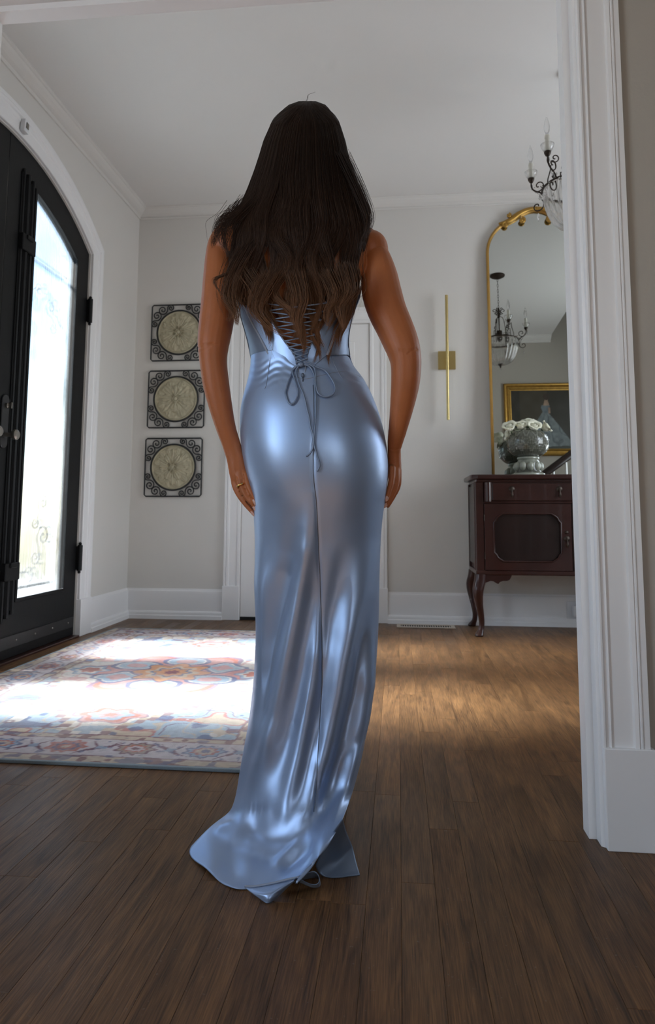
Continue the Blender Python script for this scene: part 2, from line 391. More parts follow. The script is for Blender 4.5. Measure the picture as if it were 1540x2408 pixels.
def window(n, lo, hi, axis):
    """sash window: frame with one meeting rail and one muntin, two glass panes"""
    w_ = group_at('window_%d' % n); b = MB(); d = .03
    def bx(u0, v0, u1, v1, t=d):
        if axis[0] == 'x': b.box((axis[1]-t, u0, v0), (axis[1]+t, u1, v1))
        else: b.box((u0, axis[1]-t, v0), (u1, axis[1]+t, v1))
    (u0, v0), (u1, v1) = lo, hi; m = (v0+v1)/2
    bx(u0, v0, u0+.05, v1); bx(u1-.05, v0, u1, v1); bx(u0, v0, u1, v0+.06); bx(u0, v1-.05, u1, v1); bx(u0, m-.025, u1, m+.025)
    b.build('window_frame', M['trim'], w_)
    for k, (a, c_) in enumerate(((v0+.06, m-.025), (m+.025, v1-.05))):
        b = MB(); bx(u0+.05, a, u1-.05, c_, .003); b.build('window_pane', M['pane'], w_)
window(1, (-.95, .68), (.30, 2.42), ('x', XL-.12));
window(2, (2.85, .82), (4.05, 2.57), ('x', XR+.08)); window(3, (.7, .78), (1.9, 2.42), ('y', -2.48))

# cornice: a cove with a bead along each wall of the hall
CP = [(0, 3.030), (.010, 3.030), (.013, 3.036), (.010, 3.042), (.012, 3.050), (.020, 3.053), (.035, 3.060), (.055, 3.074), (.066, 3.086), (.074, 3.089), (.080, 3.094), (.080, ZC+.002), (0, ZC+.002)]
def run(name, prof, A, B, out, m, parent=None):
    A, B, out = Vector(A), Vector(B), Vector(out); b = MB()
    P = [[tuple(Q+out*u+Vector((0, 0, z))) for u, z in prof] for Q in (A, B)]
    b.grid(np.array(P), cv=True); n = len(prof); b.f += [tuple(range(n)), tuple(n+k for k in range(n))]
    return b.build(name, m, parent)
struct(run('trim_1', CP, (XL, YF1, 0), (XL, YB, 0), (1, 0, 0), M['wall']))
struct(run('trim_2', CP, (XL, YB, 0), (XR, YB, 0), (0, -1, 0), M['wall']))
struct(run('trim_3', CP, (XL, YF1, 0), (1.78, YF1, 0), (0, 1, 0), M['wall']))
BP = [(0, .215), (.007, .215), (.010, .205), (.016, .198), (.017, .185), (.019, .058), (.026, .055), (.030, .046), (.031, .030), (.036, .026), (.037, 0), (0, 0)]
struct(run('baseboard_left', BP, (XL, 4.295, 0), (XL, YB, 0), (1, 0, 0), M['trim']))
struct(run('baseboard_back', BP, (XL, YB, 0), (-1.262, YB, 0), (0, -1, 0), M['trim']))
struct(run('baseboard_back', BP, (-.078, YB, 0), (XR, YB, 0), (0, -1, 0), M['trim']))
struct(run('baseboard_front', BP, (.58, YF0, 0), (XR, YF0, 0), (0, -1, 0), M['trim']))
struct(run('baseboard_front', BP, (.50, YF1, 0), (1.5, YF1, 0), (0, 1, 0), M['trim']))

# cased opening in the foreground: jamb with stop, moulded casing, plinth blocks
j = MB()
for s, x in ((1, OX1), (-1, OX0)):
    j.prism([(x+s*q, y, 0) for q, y in ((0, YF1+.003), (0, 1.747), (.0175, 1.747), (.0175, 1.712), (.0265, 1.706), (.0265, 1.70), (.04, 1.70), (.04, YF1+.003))], (0, 0, OZ+.03))
j.prism([(OX0-.03, y, OZ+q) for q, y in ((0, YF1+.0026), (0, 1.7466), (.0175, 1.7466), (.0175, 1.7116), (.0265, 1.7004), (.04, 1.7004), (.04, YF1+.0026))], (OX1-OX0+.06, 0, 0))
for x in (OX0-.06, OX1+.024): j.box((x, 1.702, OZ+.02), (x+.036, YF1-.002, OZ+.06))
trim4 = struct(j.build('trim_4', M['trim']))
KP = [(0, 0), (0, .013), (.003, .017), (.007, .017), (.010, .011), (.016, .010), (.0175, .014), (.020, .0155), (.0225, .014), (.024, .010), (.070, .010), (.073, .0165), (.081, .019), (.083, .0155), (.086, .019), (.089, .019), (.091, .016), (.105, .016), (.106, 0)]
cas = sweep([(OX0-.024, .222), (OX0-.024, OZ+.024), (OX1+.024, OZ+.024), (OX1+.024, .222)], KP, lambda x, z, w_: (x, YF0-w_, z))
cas.build('opening_casing', M['trim'], trim4)
for s, x in ((1, OX1+.0255), (-1, OX0-.0255)):
    MB().box((min(x, x+s*.113), YF0-.0215, 0), (max(x, x+s*.113), YF0+.001, .223)).build('plinth_block', M['trim'], trim4, bevel=.0025, seg=2)

# arched casing of the front door
AK = [(0, 0), (0, .016), (.004, .020), (.060, .020), (.066, .024), (.078, .024), (.084, .019), (.092, .019), (.098, .027), (.110, .030), (.120, .024), (.126, .026), (.142, .024), (.145, 0)]
pth = [(AC+hw+.004, .0)]+arch(AR+.004, hw+.004, 40)+[(AC-hw-.004, .0)]
pth = pth[::-1]
cas = sweep([(AC-hw-.004, .225)]+pth[1:-1]+[(AC+hw+.004, .225)], AK, lambda y, z, w_: (XL+w_, y, z))
trim5 = struct(cas.build('trim_5', M['trim'], smooth=True, angle=.5))
for s in (1, -1):
    y = AC+s*(hw+.001); MB().box((XL-.06, min(y, y+s*.152), 0), (XL+.032, max(y, y+s*.152), .226)).build('plinth_block', M['trim'], trim5, bevel=.003)

# ================================================================== the iron front door, two arched leaves
door1 = group_at('door_1', (XL-.012, AC, 0))
def ring_frame(outer, inner, x0, x1):
    n = len(outer); b = MB()
    V = [(x1, *p) for p in outer]+[(x1, *p) for p in inner]+[(x0, *p) for p in outer]+[(x0, *p) for p in inner]
    F = []
    for i in range(n):
        k = (i+1) % n
        F += [(i, k, n+k, n+i), (2*n+i, 3*n+i, 3*n+k, 2*n+k), (i, 2*n+i, 2*n+k, k), (n+i, n+k, 3*n+k, 3*n+i)]
    return b.add(V, F)
def loop(y0, y1, zb, r, n=16):
    """a leaf outline in (Y-AC, Z): bottom edge, right side, arch back to the left"""
    a0, a1 = math.acos(y1/r), math.acos(y0/r)
    return [(y0, zb), (y1, zb)]+[(r*math.cos(a), AZ+r*math.sin(a)) for a in np.linspace(a0, a1, n)]
def spiral(c, r0, r1, turns, a_end, ccw=1, n=26):
    t = np.linspace(0, 1, n); a = a_end-ccw*(1-t)*turns*2*PI; r = r0+(r1-r0)*t
    return [(c[0]+q*math.cos(p), c[1]+q*math.sin(p)) for q, p in zip(r, a)]
def s_scroll(p, q, rp, rq, turns=1.5, flip=1):
    d = math.atan2(q[1]-p[1], q[0]-p[0])
    return spiral(p, rp*.12, rp, turns, d, flip)+spiral(q, rq*.12, rq, turns, d+PI, flip)[::-1][1:]
for s, word in ((1, 'right'), (-1, 'left')):
    f = lambda L: [(s*a, b_) for a, b_ in L]
    leaf = ring_frame(f(loop(.002, .944, .013, AR-.001)), f(loop(.262, .786, .298, 1.492)), -.055, 0).build('door_leaf', M['black'], door1, bevel=.002)
    bead = ring_frame(f(loop(.256, .792, .292, 1.498)), f(loop(.274, .774, .310, 1.480)), -.004, .010).build('glazing_bead', M['black'], leaf, bevel=.002)
    gl = f(loop(.265, .783, .301, 1.489, 24)); b = MB().prism([(-.030, *p) for p in gl], (.008, 0, 0)); b.build('glass_pane', M['reeded'], leaf)
    for y, z0, z1, r in ((.135, .20, 2.60, .010), (.178, .22, 2.585, .014), (.228, .235, 2.575, .011)):
        MB().tube([(.006, s*y, z0), (.006, s*y, z1)], r, 8).box((0, s*y-.018, z0+.02), (.006, s*y+.018, z1-.02)).build('door_moulding', M['black'], leaf, smooth=True, angle=.6)
    for z in (2.195, .455):
        MB().box((0, min(s*.118, s*.250), z-.045), (.030, max(s*.118, s*.250), z+.045)).box((.026, min(s*.15, s*.21), z+.02), (.040, max(s*.15, s*.21), z+.045)).build('bolt_guide', M['black'], leaf, bevel=.004)
    for z in (2.06, .48):
        b = MB().lathe([(.0005, -.098), (.007, -.094), (.010, -.086), (.006, -.080), (.0155, -.078), (.0155, -.027), (.0145, -.026), (.0155, -.025), (.0155, .025), (.0145, .026), (.0155, .027), (.0155, .078), (.006, .080), (.010, .086), (.007, .094), (.0005, .098)], (.022, s*.944, z), 14)
        b.box((-.01, s*.944-.012, z-.072), (.014, s*.944+.012, z+.072)); b.build('hinge', M['black'], leaf, smooth=True, angle=.6)
    MB().box((0, min(s*.02, s*.93), .062), (.006, max(s*.02, s*.93), .125)).build('kick_strip', M['iron'], leaf, bevel=.001)
    for k in range(5): MB().ball((.006, s*(.10+.19*k), .095), .0065, 8, 4, (.6, 1, 1)).build('rivet', M['satin_nickel'], leaf, smooth=True)
    # wrought scrolls of the grille on the street side of the glass
    xg = -.095
    for pts, r in ((s_scroll((.36, .44), (.56, .40), .075, .055), .007), (s_scroll((.70, .62), (.62, .50), .075, .05), .007), (s_scroll((.68, .82), (.60, .70), .055, .04), .006),
                   (s_scroll((.36, 1.84), (.36, 1.70), .05, .04), .006), (s_scroll((.66, 2.0), (.70, 1.88), .06, .045), .006), (s_scroll((.36, 2.0), (.52, 2.06), .055, .04), .006)):
        MB().tube([(xg, s*a, z) for a, z in pts], r, 6).build('grille_scroll', M['iron'], leaf, smooth=True)
    for z in (2.22, .345): MB().tube([(xg, s*.25, z), (xg, s*.79, z-.0)], .009, 6).build('grille_bar', M['iron'], leaf, smooth=True)
    # lock plate, turn and lever
    b = MB().prism([(0, s*.075+.033*math.cos(t), (1.325 if math.sin(t) >= 0 else 1.115)+.033*math.sin(t)) for t in np.linspace(0, 2*PI, 28, endpoint=False)], (.010, 0, 0))
    b.build('lock_plate', M['iron'], leaf, bevel=.003)
    MB().lathe([(.001, 0), (.014, 0), (.014, .012), (.010, .016), (.001, .016)], (.010, s*.075, 1.30), 14, 'x').box((.024, s*.075-.004, 1.285), (.042, s*.075+.004, 1.315)).build('thumb_turn', M['satin_nickel'], leaf, smooth=True, angle=.5)
    MB().lathe([(.001, 0), (.012, 0), (.010, .022), (.009, .040), (.022, .044), (.027, .054), (.026, .066), (.018, .074), (.001, .076)], (.010, s*.075, 1.15), 18, 'x').build('door_knob', M['satin_nickel'], leaf, smooth=True, angle=.6)
struct(MB().box((XL-.2, AC-hw, -.05), (XL+.03, AC+hw, .012)).build('trim_6', M['mahogany'], bevel=.004))

# porch outside
struct(MB().box((-9, -2.5, -.35), (XL-.22, 9, -.13)).build('ground', M['paving']))
struct(MB().box((-9.2, -2.5, -.35), (-9, 9, 1.9)).build('wall_porch', M['hedge']))

# ================================================================== white interior door in the back wall
door2 = group_at('door_2', (-.67, YB, 0))
D0, D1, DT = -.47, .47, 2.16
KD = [(0, 0), (0, .012), (.004, .016), (.022, .016), (.028, .011), (.080, .013), (.086, .020), (.098, .022), (.104, .017), (.108, .022), (.120, .022), (.122, 0)]
sweep([(D0, .24), (D0, DT), (D1, DT), (D1, .24)], KD, lambda x, z, w_: (x, -w_, z)).build('door_casing', M['trim'], door2, smooth=True, angle=.4)
for s in (1, -1): MB().box((min(s*.468, s*.596), -.030, 0), (max(s*.468, s*.596), 0, .241)).build('plinth_block', M['trim'], door2, bevel=.003)
leaf2 = MB().box((D0+.004, -.006, .022), (D1-.004, .0, DT-.004))
for z0, z1 in ((.25, .95), (1.12, 2.02)):
    for x0, x1 in ((-.36, -.04), (.04, .36)): leaf2.box((x0, -.012, z0), (x1, -.005, z1))
leaf2.build('door_leaf', M['trim'], door2, bevel=.004)
MB().box((D0+.004, -.004, .0), (D1-.004, 0, .022)).build('door_gap_shade', M['void'], door2)  # solid black strip painted for the shade under the leaf
MB().lathe([(.001, 0), (.026, 0), (.026, -.006), (.010, -.010), (.009, -.035), (.024, -.042), (.026, -.056), (.016, -.064), (.001, -.065)], (.40, -.006, 1.02), 16, 'y').build('door_knob', M['brass'], door2, smooth=True, angle=.6)
# ================================================================== rug
def vnoise(x, y, f, seed):
    g = np.random.RandomState(seed).rand(97, 97); u, v = x*f, y*f
    i, j = np.floor(u).astype(int), np.floor(v).astype(int); a, b = u-i, v-j
    a, b = a*a*(3-2*a), b*b*(3-2*b); i, j = i % 96, j % 96
    return (g[i, j]*(1-a)+g[i+1, j]*a)*(1-b)+(g[i, j+1]*(1-a)+g[i+1, j+1]*a)*b
RX0, RX1, RY0, RY1 = -1.85, -.29, 2.062, 4.435
RW, RL = RX1-RX0, RY1-RY0
def rug_print(x, y):
    C_ = lambda *c: np.array(c)
    ivory, lav, blue, navy = C_(.66, .61, .57), C_(.52, .47, .50), C_(.28, .37, .48), C_(.11, .13, .23)
    coral, pink, maroon, sand, orange = C_(.42, .14, .11), C_(.50, .27, .26), C_(.15, .055, .085), C_(.50, .41, .33), C_(.52, .26, .14)
    n1, n2, n3 = vnoise(x, y, 9, 1), vnoise(x, y, 26, 2), vnoise(x, y, 80, 3)
    wx, wy = x+(n2-.5)*.012, y+(vnoise(x, y, 26, 8)-.5)*.012
    e = np.minimum(np.minimum(wx, RW-wx), np.minimum(wy, RL-wy))
    col = np.tile(ivory, x.shape+(1,))
    def put(m, c, k=1.):
        m = (np.asarray(m, float)*k)[..., None]; col[:] = col*(1-m)+np.asarray(c)*m
    # ---- the field: ivory, with a stepped lozenge, blue corners, a rosette
    dx, dy = wx-RW/2, wy-RL/2; st = .035
    qx, qy = np.round(np.abs(dx)/st)*st, np.round(np.abs(dy)/st)*st
    loz = np.maximum(qx/.60+qy/1.02, qx/.54)
    corner = (loz > 1.02); put(corner, blue, .85)
    bl = vnoise(wx, wy, 11, 21); b2 = vnoise(wx, wy, 15, 22); b3 = vnoise(wx, wy, 13, 24)
    put(corner & (bl > .68), coral, .8); put(corner & (bl > .76), sand); put(corner & (b2 > .72), navy, .8); put(corner & (b3 > .74), ivory, .9)
    put(corner & (np.abs(b2-.5) < .035), sand, .9); put(corner & (np.abs(bl-.5) < .02), maroon, .7)
    put(np.abs(loz-1.0) < .022, maroon, .75); put(np.abs(loz-.965) < .014, sand)
    inn = loz < .95
    put(inn & (np.abs(vnoise(wx, wy, 9, 31)-.5) < .022), pink, .7); put(inn & (np.abs(vnoise(wx, wy, 10, 32)-.5) < .016), blue, .7)
    put(inn & (vnoise(wx, wy, 12, 33) > .74), pink, .75); put(inn & (vnoise(wx, wy, 12, 34) > .77), blue, .75)
    def rosette(cx, cy, R, cols, lob=8, sx=1., sy=1.):
        ax, ay = (wx-cx)/(R*sx), (wy-cy)/(R*sy); r = np.hypot(ax, ay); th = np.arctan2(ay, ax)
        pet = .86+.14*np.cos(lob*th)
        for k, c in cols: put(r < k*pet, c, .92)
        put((np.abs(r-.97*pet) < .035) & (R > .05), navy, .6)
    rosette(RW/2, RL/2, .46, [(1, pink), (.93, coral*1.15), (.86, pink)], 6, 1., .92)
    for k in range(6):
        a = k*PI/3+PI/6; cx, cy = RW/2+.25*math.cos(a), RL/2+.24*math.sin(a)
        rosette(cx, cy, .125, [(1, navy), (.82, ivory), (.74, blue), (.45, pink)], 2 if k % 3 else 4, 1., 1.)
    rosette(RW/2, RL/2, .20, [(1, maroon), (.93, orange), (.66, sand), (.52, navy), (.42, orange), (.2, maroon)], 8)
    for sy in (-1, 1): rosette(RW/2, RL/2+sy*.70, .13, [(1, pink), (.8, coral), (.62, blue), (.34, pink), (.18, coral)], 6, 1.15, .9)
    for sx in (-1, 1): rosette(RW/2+sx*.40, RL/2, .10, [(1, blue), (.75, ivory), (.55, coral)], 6)
    # ---- borders
    fw = e < .255
    put(fw, sand, 1); put(fw & (vnoise(wx, wy, 34, 41) > .66), maroon, .7); put(fw & (vnoise(wx, wy, 34, 42) > .70), navy, .6)
    mb_ = (e > .058) & (e < .215); put(mb_, lav, 1)
    for lim in (.255, .215, .058): put(np.abs(e-lim) < .004, maroon, .7)
    hx = np.minimum(wx, RW-wx) < np.minimum(wy, RL-wy)
    along = np.where(hx, wy, wx); across = e-.137; tot = np.where(hx, RL, RW)
    P = .225; k = np.floor(along/P); s_ = (along/P-k-.5)*P; odd = (k.astype(int)+hx*1) % 3
    r = np.hypot(s_/1.25, across); th = np.arctan2(across, s_); pet = 1+.13*np.cos(9*th)
    for lim, cs in ((.052, (coral, maroon, navy)), (.043, (pink*.8, sand*.7, blue)), (.033, (navy, coral, coral)), (.024, (coral, lav, sand)), (.012, (sand, maroon, navy))):
        for q in range(3): put(mb_ & (odd == q) & (r < lim*pet), cs[q], .9)
    s2 = np.abs(s_); lf = np.abs(across-(s2-.112)*.9*np.where(odd == 1, -1, 1)) < .016*np.clip(1-np.abs(across)/.065, 0, 1)
    lf2 = np.abs(across+(s2-.105)*1.6) < .012*np.clip(1-np.abs(across)/.06, 0, 1)
    put(mb_ & (lf | lf2), maroon, .9); put(mb_ & (s2 > .098) & (np.abs(across) < .014), blue, .8)
    put(mb_ & (vnoise(wx, wy, 42, 45) > .79) & (r > .06), navy, .7)
    # ---- worn pile
    fade = np.clip((n1-.35)*1.3, 0, .45); put(np.ones_like(x), np.array((.62, .58, .57)), .05+fade*.4)
    col *= (.90+.2*n3)[..., None]
    return np.clip(col*.88, 0, 1)
nx, ny = 300, 450
gx, gy = np.meshgrid(np.linspace(0, RW, nx), np.linspace(0, RL, ny), indexing='ij')
gz = .0085+.0006*vnoise(gx, gy, 60, 5)
b = MB().grid(np.dstack([gx+RX0, gy+RY0, gz]))
me = bpy.data.meshes.new('rug'); me.from_pydata(b.v, [], b.f); me.materials.append(M['rug'])
ca = me.color_attributes.new('print', 'FLOAT_COLOR', 'POINT'); rgb = rug_print(gx, gy).reshape(-1, 3)
ca.data.foreach_set('color', np.hstack([rgb, np.ones((len(rgb), 1))]).astype(np.float32).ravel())
me.polygons.foreach_set('use_smooth', [True]*len(me.polygons))
rug = tag(link('rug', me), 'faded oriental rug in ivory, blue and coral by the black front door', 'rug')
b = MB()
for lo, hi in (((RX0-.006, RY0-.007), (RX1+.006, RY0+.006)), ((RX0-.006, RY1-.006), (RX1+.006, RY1+.007)), ((RX0-.006, RY0), (RX0+.006, RY1)), ((RX1-.006, RY0), (RX1+.006, RY1))):
    b.box((*lo, .0004), (*hi, .0105))
b.build('rug_binding', M['binding'], rug, bevel=.003, seg=2)

# ================================================================== three wall medallions
def medallion(z, x, label, kind):
    t = thing('wall_medallion', label, 'wall plaque', (x, YB-.012, z), 'wall medallions by the door')
    A = .2155; r = .0055
    fr = [(-A+.012, 0, -A), (A-.012, 0, -A), (A, 0, -A+.012), (A, 0, A-.012), (A-.012, 0, A), (-A+.012, 0, A), (-A, 0, A-.012), (-A, 0, -A+.012)]
    MB().tube(fr, r, 8, True).build('square_frame', M['iron'], t, smooth=True)
    MB().tube([(.170*math.cos(a), -.004, .170*math.sin(a)) for a in np.linspace(0, 2*PI, 64, endpoint=False)], .0065, 8, True).build('ring', M['iron'], t, smooth=True)
    big, sm = (.385, .18), (.68, .11)
    for sx in (1, -1):
        for sz in (1, -1):
            for sw in (0, 1):
                p = [(sx*(A-A*q[0]), sz*(A-A*q[1])) for q in (big, sm)]
                if sw: p = [(sx*(A-A*q[1]), sz*(A-A*q[0])) for q in (big, sm)]
                fl = sx*sz*(1 if sw else -1)
                pts = s_scroll(p[0], p[1], A*.178, A*.128, 1.7, fl)
                MB().tube([(a, 0, c_) for a, c_ in pts], .0045, 6).build('scroll', M['iron'], t, smooth=True)
    # cast disc: concentric relief of leaves and petals
    nr, na = 70, 180; rr = np.linspace(.0005, .166, nr); aa = np.linspace(0, 2*PI, na, endpoint=False); Rr, Aa = np.meshgrid(rr, aa, indexing='ij'); q = Rr/.166
    def petal(n, ph, r0, r1, wd):
        d = ((Aa-ph)*n/(2*PI)+.5) % 1-.5; u = np.clip((q-r0)/(r1-r0), 0, 1); wdt = wd*np.sin(PI*np.clip(u, .02, .98))**.6
        s = np.clip(1-(np.abs(d)/wdt)**2, 0, 1); return np.sqrt(s)*((q > r0) & (q < r1))*(.75+.25*np.cos(d/wdt*9))
    h = np.zeros_like(q); n = (8, 4, 6)[kind]
    h = np.maximum(h, petal(n, 0, .12, .62, .40)); h = np.maximum(h, .8*petal(n, PI/n, .18, .80, .30)); h = np.maximum(h, .7*petal(n*2, PI/n/2, .5, .88, .34))
    h = np.maximum(h, .9*(np.clip(1-(q/.09)**2, 0, 1)**.5)); h = np.maximum(h, .6*np.clip(1-((q-.125)/.03)**2, 0, 1))
    h = np.maximum(h, .55*np.clip(1-((q-.94)/.025)**2, 0, 1)); h += .55*(vnoise(Rr*np.cos(Aa)+2, Rr*np.sin(Aa)+2+kind, 60, 51)-.5)*(q < .9)*(q > .1)
    Z = -.004-.010*(1-q**2)-.014*h
    P = np.dstack([Rr*np.cos(Aa), Z, Rr*np.sin(Aa)]); b = MB().grid(P, cv=True); b.f.append(tuple(range(na)))
    Pb = np.array([[(.166*math.cos(a), -.004, .166*math.sin(a)) for a in aa], [(.160*math.cos(a), .010, .160*math.sin(a)) for a in aa]])
    b.grid(Pb, cv=True); b.f.append(tuple(len(b.v)-na+k for k in range(na)))
    b.build('relief_disc', M['stone'], t, smooth=True, angle=1.)
medallion(2.122, -1.640, 'cast stone rosette in a square black scrollwork frame, highest on the wall', 0)
medallion(1.612, -1.650, 'cast stone rosette in a square black scrollwork frame, between two others', 1)
medallion(1.100, -1.657, 'cast stone rosette in a square black scrollwork frame, lowest on the wall', 2)

# ================================================================== brass sconce
t = thing('wall_sconce', 'slim brass rod sconce with square back plate beside the mirror', 'wall light', (.357, YB, 1.868))
MB().box((-.062, -.028, -.066), (.062, 0, .066)).build('back_plate', M['brass'], t, bevel=.002)
MB().tube([(0, -.028, 0), (0, -.075, 0)], .009, 12).build('arm', M['brass'], t, smooth=True, angle=.6)
MB().tube([(0, -.075, -.442), (0, -.075, .466)], .0105, 14).build('rod', M['brass'], t, smooth=True, angle=.6)
for z in (.05, -.05): MB().tube([(0, -.075, z-.004), (0, -.075, z+.004)], .0118, 14).build('collar', M['brass'], t, smooth=True, angle=.6)

# ================================================================== sideboard
S0, S1, SF, SB = .492, 1.790, 4.468, 4.900
sb = thing('sideboard', 'dark mahogany sideboard on cabriole legs under the gilt mirror', 'sideboard', ((S0+S1)/2, (SF+SB)/2, 0))
b = MB().box((S0+.012, SF+.012, .405), (S1-.012, SB, .975)); b.build  # carcass
PL(b, 'carcass', M['mahogany'], sb, bevel=.002)
PL(MB().box((S0-.004, SF-.004, .380), (S1+.004, SB, .408)), 'base_moulding', M['mahogany'], sb, bevel=.008, seg=3)
tp = [(S0-.030, SB+.01), (S0-.030, SF+.03), (S0-.022, SF-.006), (S0+.015, SF-.024), ((S0+S1)/2, SF-.034), (S1-.015, SF-.024), (S1+.022, SF-.006), (S1+.030, SF+.03), (S1+.030, SB+.01)]
PL(MB().prism([(x, y, .984) for x, y in tp], (0, 0, .030)), 'top', M['mahogany'], sb, bevel=.009, seg=3)
PL(MB().box((S0+.004, SF+.004, .966), (S1-.004, SB, .986)), 'frieze_moulding', M['mahogany'], sb, bevel=.005, seg=2)
for x in (S0, S1-.052): PL(MB().box((x, SF, .405), (x+.052, SF+.05, .968)), 'corner_post', M['mahogany'], sb, bevel=.004)
for x, s in ((S0, -1), (S1, 1)):
    o = PL(MB().box((min(x, x-s*.012), SF+.06, .44), (max(x, x-s*.012), SB-.03, .95)), 'side_panel', M['mahogany_dark'], sb, bevel=.003)
    for y in (SF+.05, SB-.025): PL(MB().box((min(x-s*.014, x+s*.004), y-.0, .405), (max(x-s*.014, x+s*.004), y+.025, .968)), 'side_stile', M['mahogany'], sb, bevel=.003)
# rounded bracket beside the drawers, drawers with drop pulls
def drop_pull(x, y, z, parent):
    b = MB().lathe([(.001, 0), (.019, 0), (.017, -.004), (.008, -.007), (.007, -.014), (.001, -.016)], (x, y, z), 16, 'y')
    b.lathe([(.0008, 0), (.003, -.004), (.004, -.012), (.0035, -.018), (.0075, -.030), (.0085, -.040), (.005, -.050), (.0015, -.056), (.0005, -.058)], (x, y-.013, z), 12)
    return PL(b, 'drop_pull', M['bronze'], parent, smooth=True, angle=.8)
for x in (S0+.053, S1-.053-.05):
    pts = [(x+.025-.025*math.cos(a), SF+.004-.030*math.sin(a)) for a in np.linspace(0, PI, 14)]
    PL(MB().prism([(p, q, .842) for p, q in pts], (0, 0, .122)), 'bow_corner', M['mahogany'], sb, smooth=True, angle=.5)
for x0, x1 in ((.597, 1.136), (1.146, 1.685)):
    d = PL(MB().box((x0, SF-.006, .848), (x1, SF+.02, .958)), 'drawer', M['mahogany'], sb, bevel=.004, seg=2)
    for x in (x0+.122, x1-.122): drop_pull(x, SF-.007, .922, d)
PL(MB().box((S0+.05, SF-.004, .832), (S1-.05, SF+.02, .844)), 'rail', M['mahogany'], sb, bevel=.003)
for x0, x1, kx, hs in ((.546, 1.082, 1.050, 1), (1.200, 1.736, 1.232, -1)):
    # door: frame around a sunk panel with clipped ogee corners
    ox = [(x0, .410), (x1, .410), (x1, .828), (x0, .828)]
    cx, cz, hx, hz = (x0+x1)/2-.004*hs, .616, .207, .150; cut = .055
    inner = []
    for sx, sz, od in ((-1, -1, 0), (1, -1, 1), (1, 1, 0), (-1, 1, 1)):
        c3 = [(hx, hz-cut), (hx-.012, hz-cut+.010), (hx-.020, hz-.026), (hx-.034, hz-.014), (hx-cut+.008, hz-.008), (hx-cut, hz)]
        c3 = c3 if not od else c3[::-1]
        c3 = [(cx+sx*a, cz+sz*q) for a, q in c3]; inner += c3[::-1]
    # order corners counter-clockwise
    inner.sort(key=lambda p: math.atan2((p[1]-cz)/hz, (p[0]-cx)/hx))
    n = len(inner)
    def on_rect(p):
        a = math.atan2((p[1]-cz)/hz, (p[0]-cx)/hx); u, v = math.cos(a), math.sin(a); k = 1/max(abs(u), abs(v))
        return (x0+(x1-x0)*(.5+.5*u*k), .410+.418*(.5+.5*v*k))
    outer = [on_rect(p) for p in inner]
    for c_ in ox:
        i = min(range(n), key=lambda k: (outer[k][0]-c_[0])**2+(outer[k][1]-c_[1])**2); outer[i] = c_
    b = MB(); V = [(*p,) for p in outer]
    b.add([(p[0], SF-.004, p[1]) for p in outer]+[(p[0], SF-.004, p[1]) for p in inner]+[(p[0], SF+.012, p[1]) for p in inner]+[(p[0], SF+.014, p[1]) for p in outer],
          [(i, (i+1) % n, n+(i+1) % n, n+i) for i in range(n)]+[(n+i, n+(i+1) % n, 2*n+(i+1) % n, 2*n+i) for i in range(n)]+[(3*n+i, 3*n+(i+1) % n, (i+1) % n, i) for i in range(n)])
    d = PL(b, 'cabinet_door', M['mahogany'], sb, bevel=.0015)
    PL(MB().prism([(p[0], SF+.010, p[1]) for p in inner], (0, .012, 0)), 'door_panel', M['mahogany_dark'], d)
    PL(MB().tube([(p[0], SF-.004, p[1]) for p in inner], .005, 8, True), 'panel_moulding', M['mahogany'], d, smooth=True)
    PL(MB().lathe([(.001, 0), (.012, 0), (.009, -.004), (.001, -.005)], (kx, SF-.005, .650), 14, 'y'), 'keyhole_plate', M['bronze'], d, smooth=True)
    drop_pull(kx, SF-.005, .610, d)
    for z in (.50, .74): PL(MB().tube([(x0-.001 if hs > 0 else x1+.001, SF-.004, z-.02), (x0-.001 if hs > 0 else x1+.001, SF-.004, z+.02)], .003, 8), 'hinge', M['bronze'], d)
PL(MB().box((1.086, SF+.004, .410), (1.196, SF+.02, .83)), 'centre_stile', M['mahogany_dark'], sb, bevel=.002)
for s, x in ((1, S0), (-1, S1)):
    pr_ = [(.045, .382), (.045, .325), (.062, .335), (.085, .343), (.103, .341), (.120, .330), (.133, .325), (.143, .338), (.162, .344), (.188, .345), (.203, .352), (.210, .364), (.218, .382)]
    PL(MB().prism([(x+s*a, SF+.002, z) for a, z in pr_], (0, .018, 0)), 'apron_bracket', M['mahogany'], sb, bevel=.002)
    for fy, y in ((-1, SF+.026), (1, SB-.026)):
        f = fy
        ctr = [(.026, .385), (.022, .345), (.010, .300), (.006, .255), (.012, .200), (.022, .140), (.028, .085), (.024, .045), (.012, .020), (.008, .006), (.008, 0)]
        rad = [.036, .037, .036, .031, .025, .0205, .0175, .0175, .024, .027, .022]
        Pc = catmull([(x+s*(a), y+f*(.026-a), z) for a, z in ctr], 34); Rc = catmull(np.array(rad)[:, None]*np.ones(3), 34)[:, 0]
        ring = []
        for p, r in zip(Pc, Rc): ring.append([(p[0]+r*np.sign(math.cos(a))*abs(math.cos(a))**.7, p[1]+r*np.sign(math.sin(a))*abs(math.sin(a))**.7, max(0., p[2])) for a in np.linspace(0, 2*PI, 16, endpoint=False)])
        b = MB().grid(np.array(ring), cv=True); b.f += [tuple(range(16)), tuple(33*16+k for k in range(16))]
        PL(b, 'leg', M['mahogany'], sb, smooth=True, angle=.9)

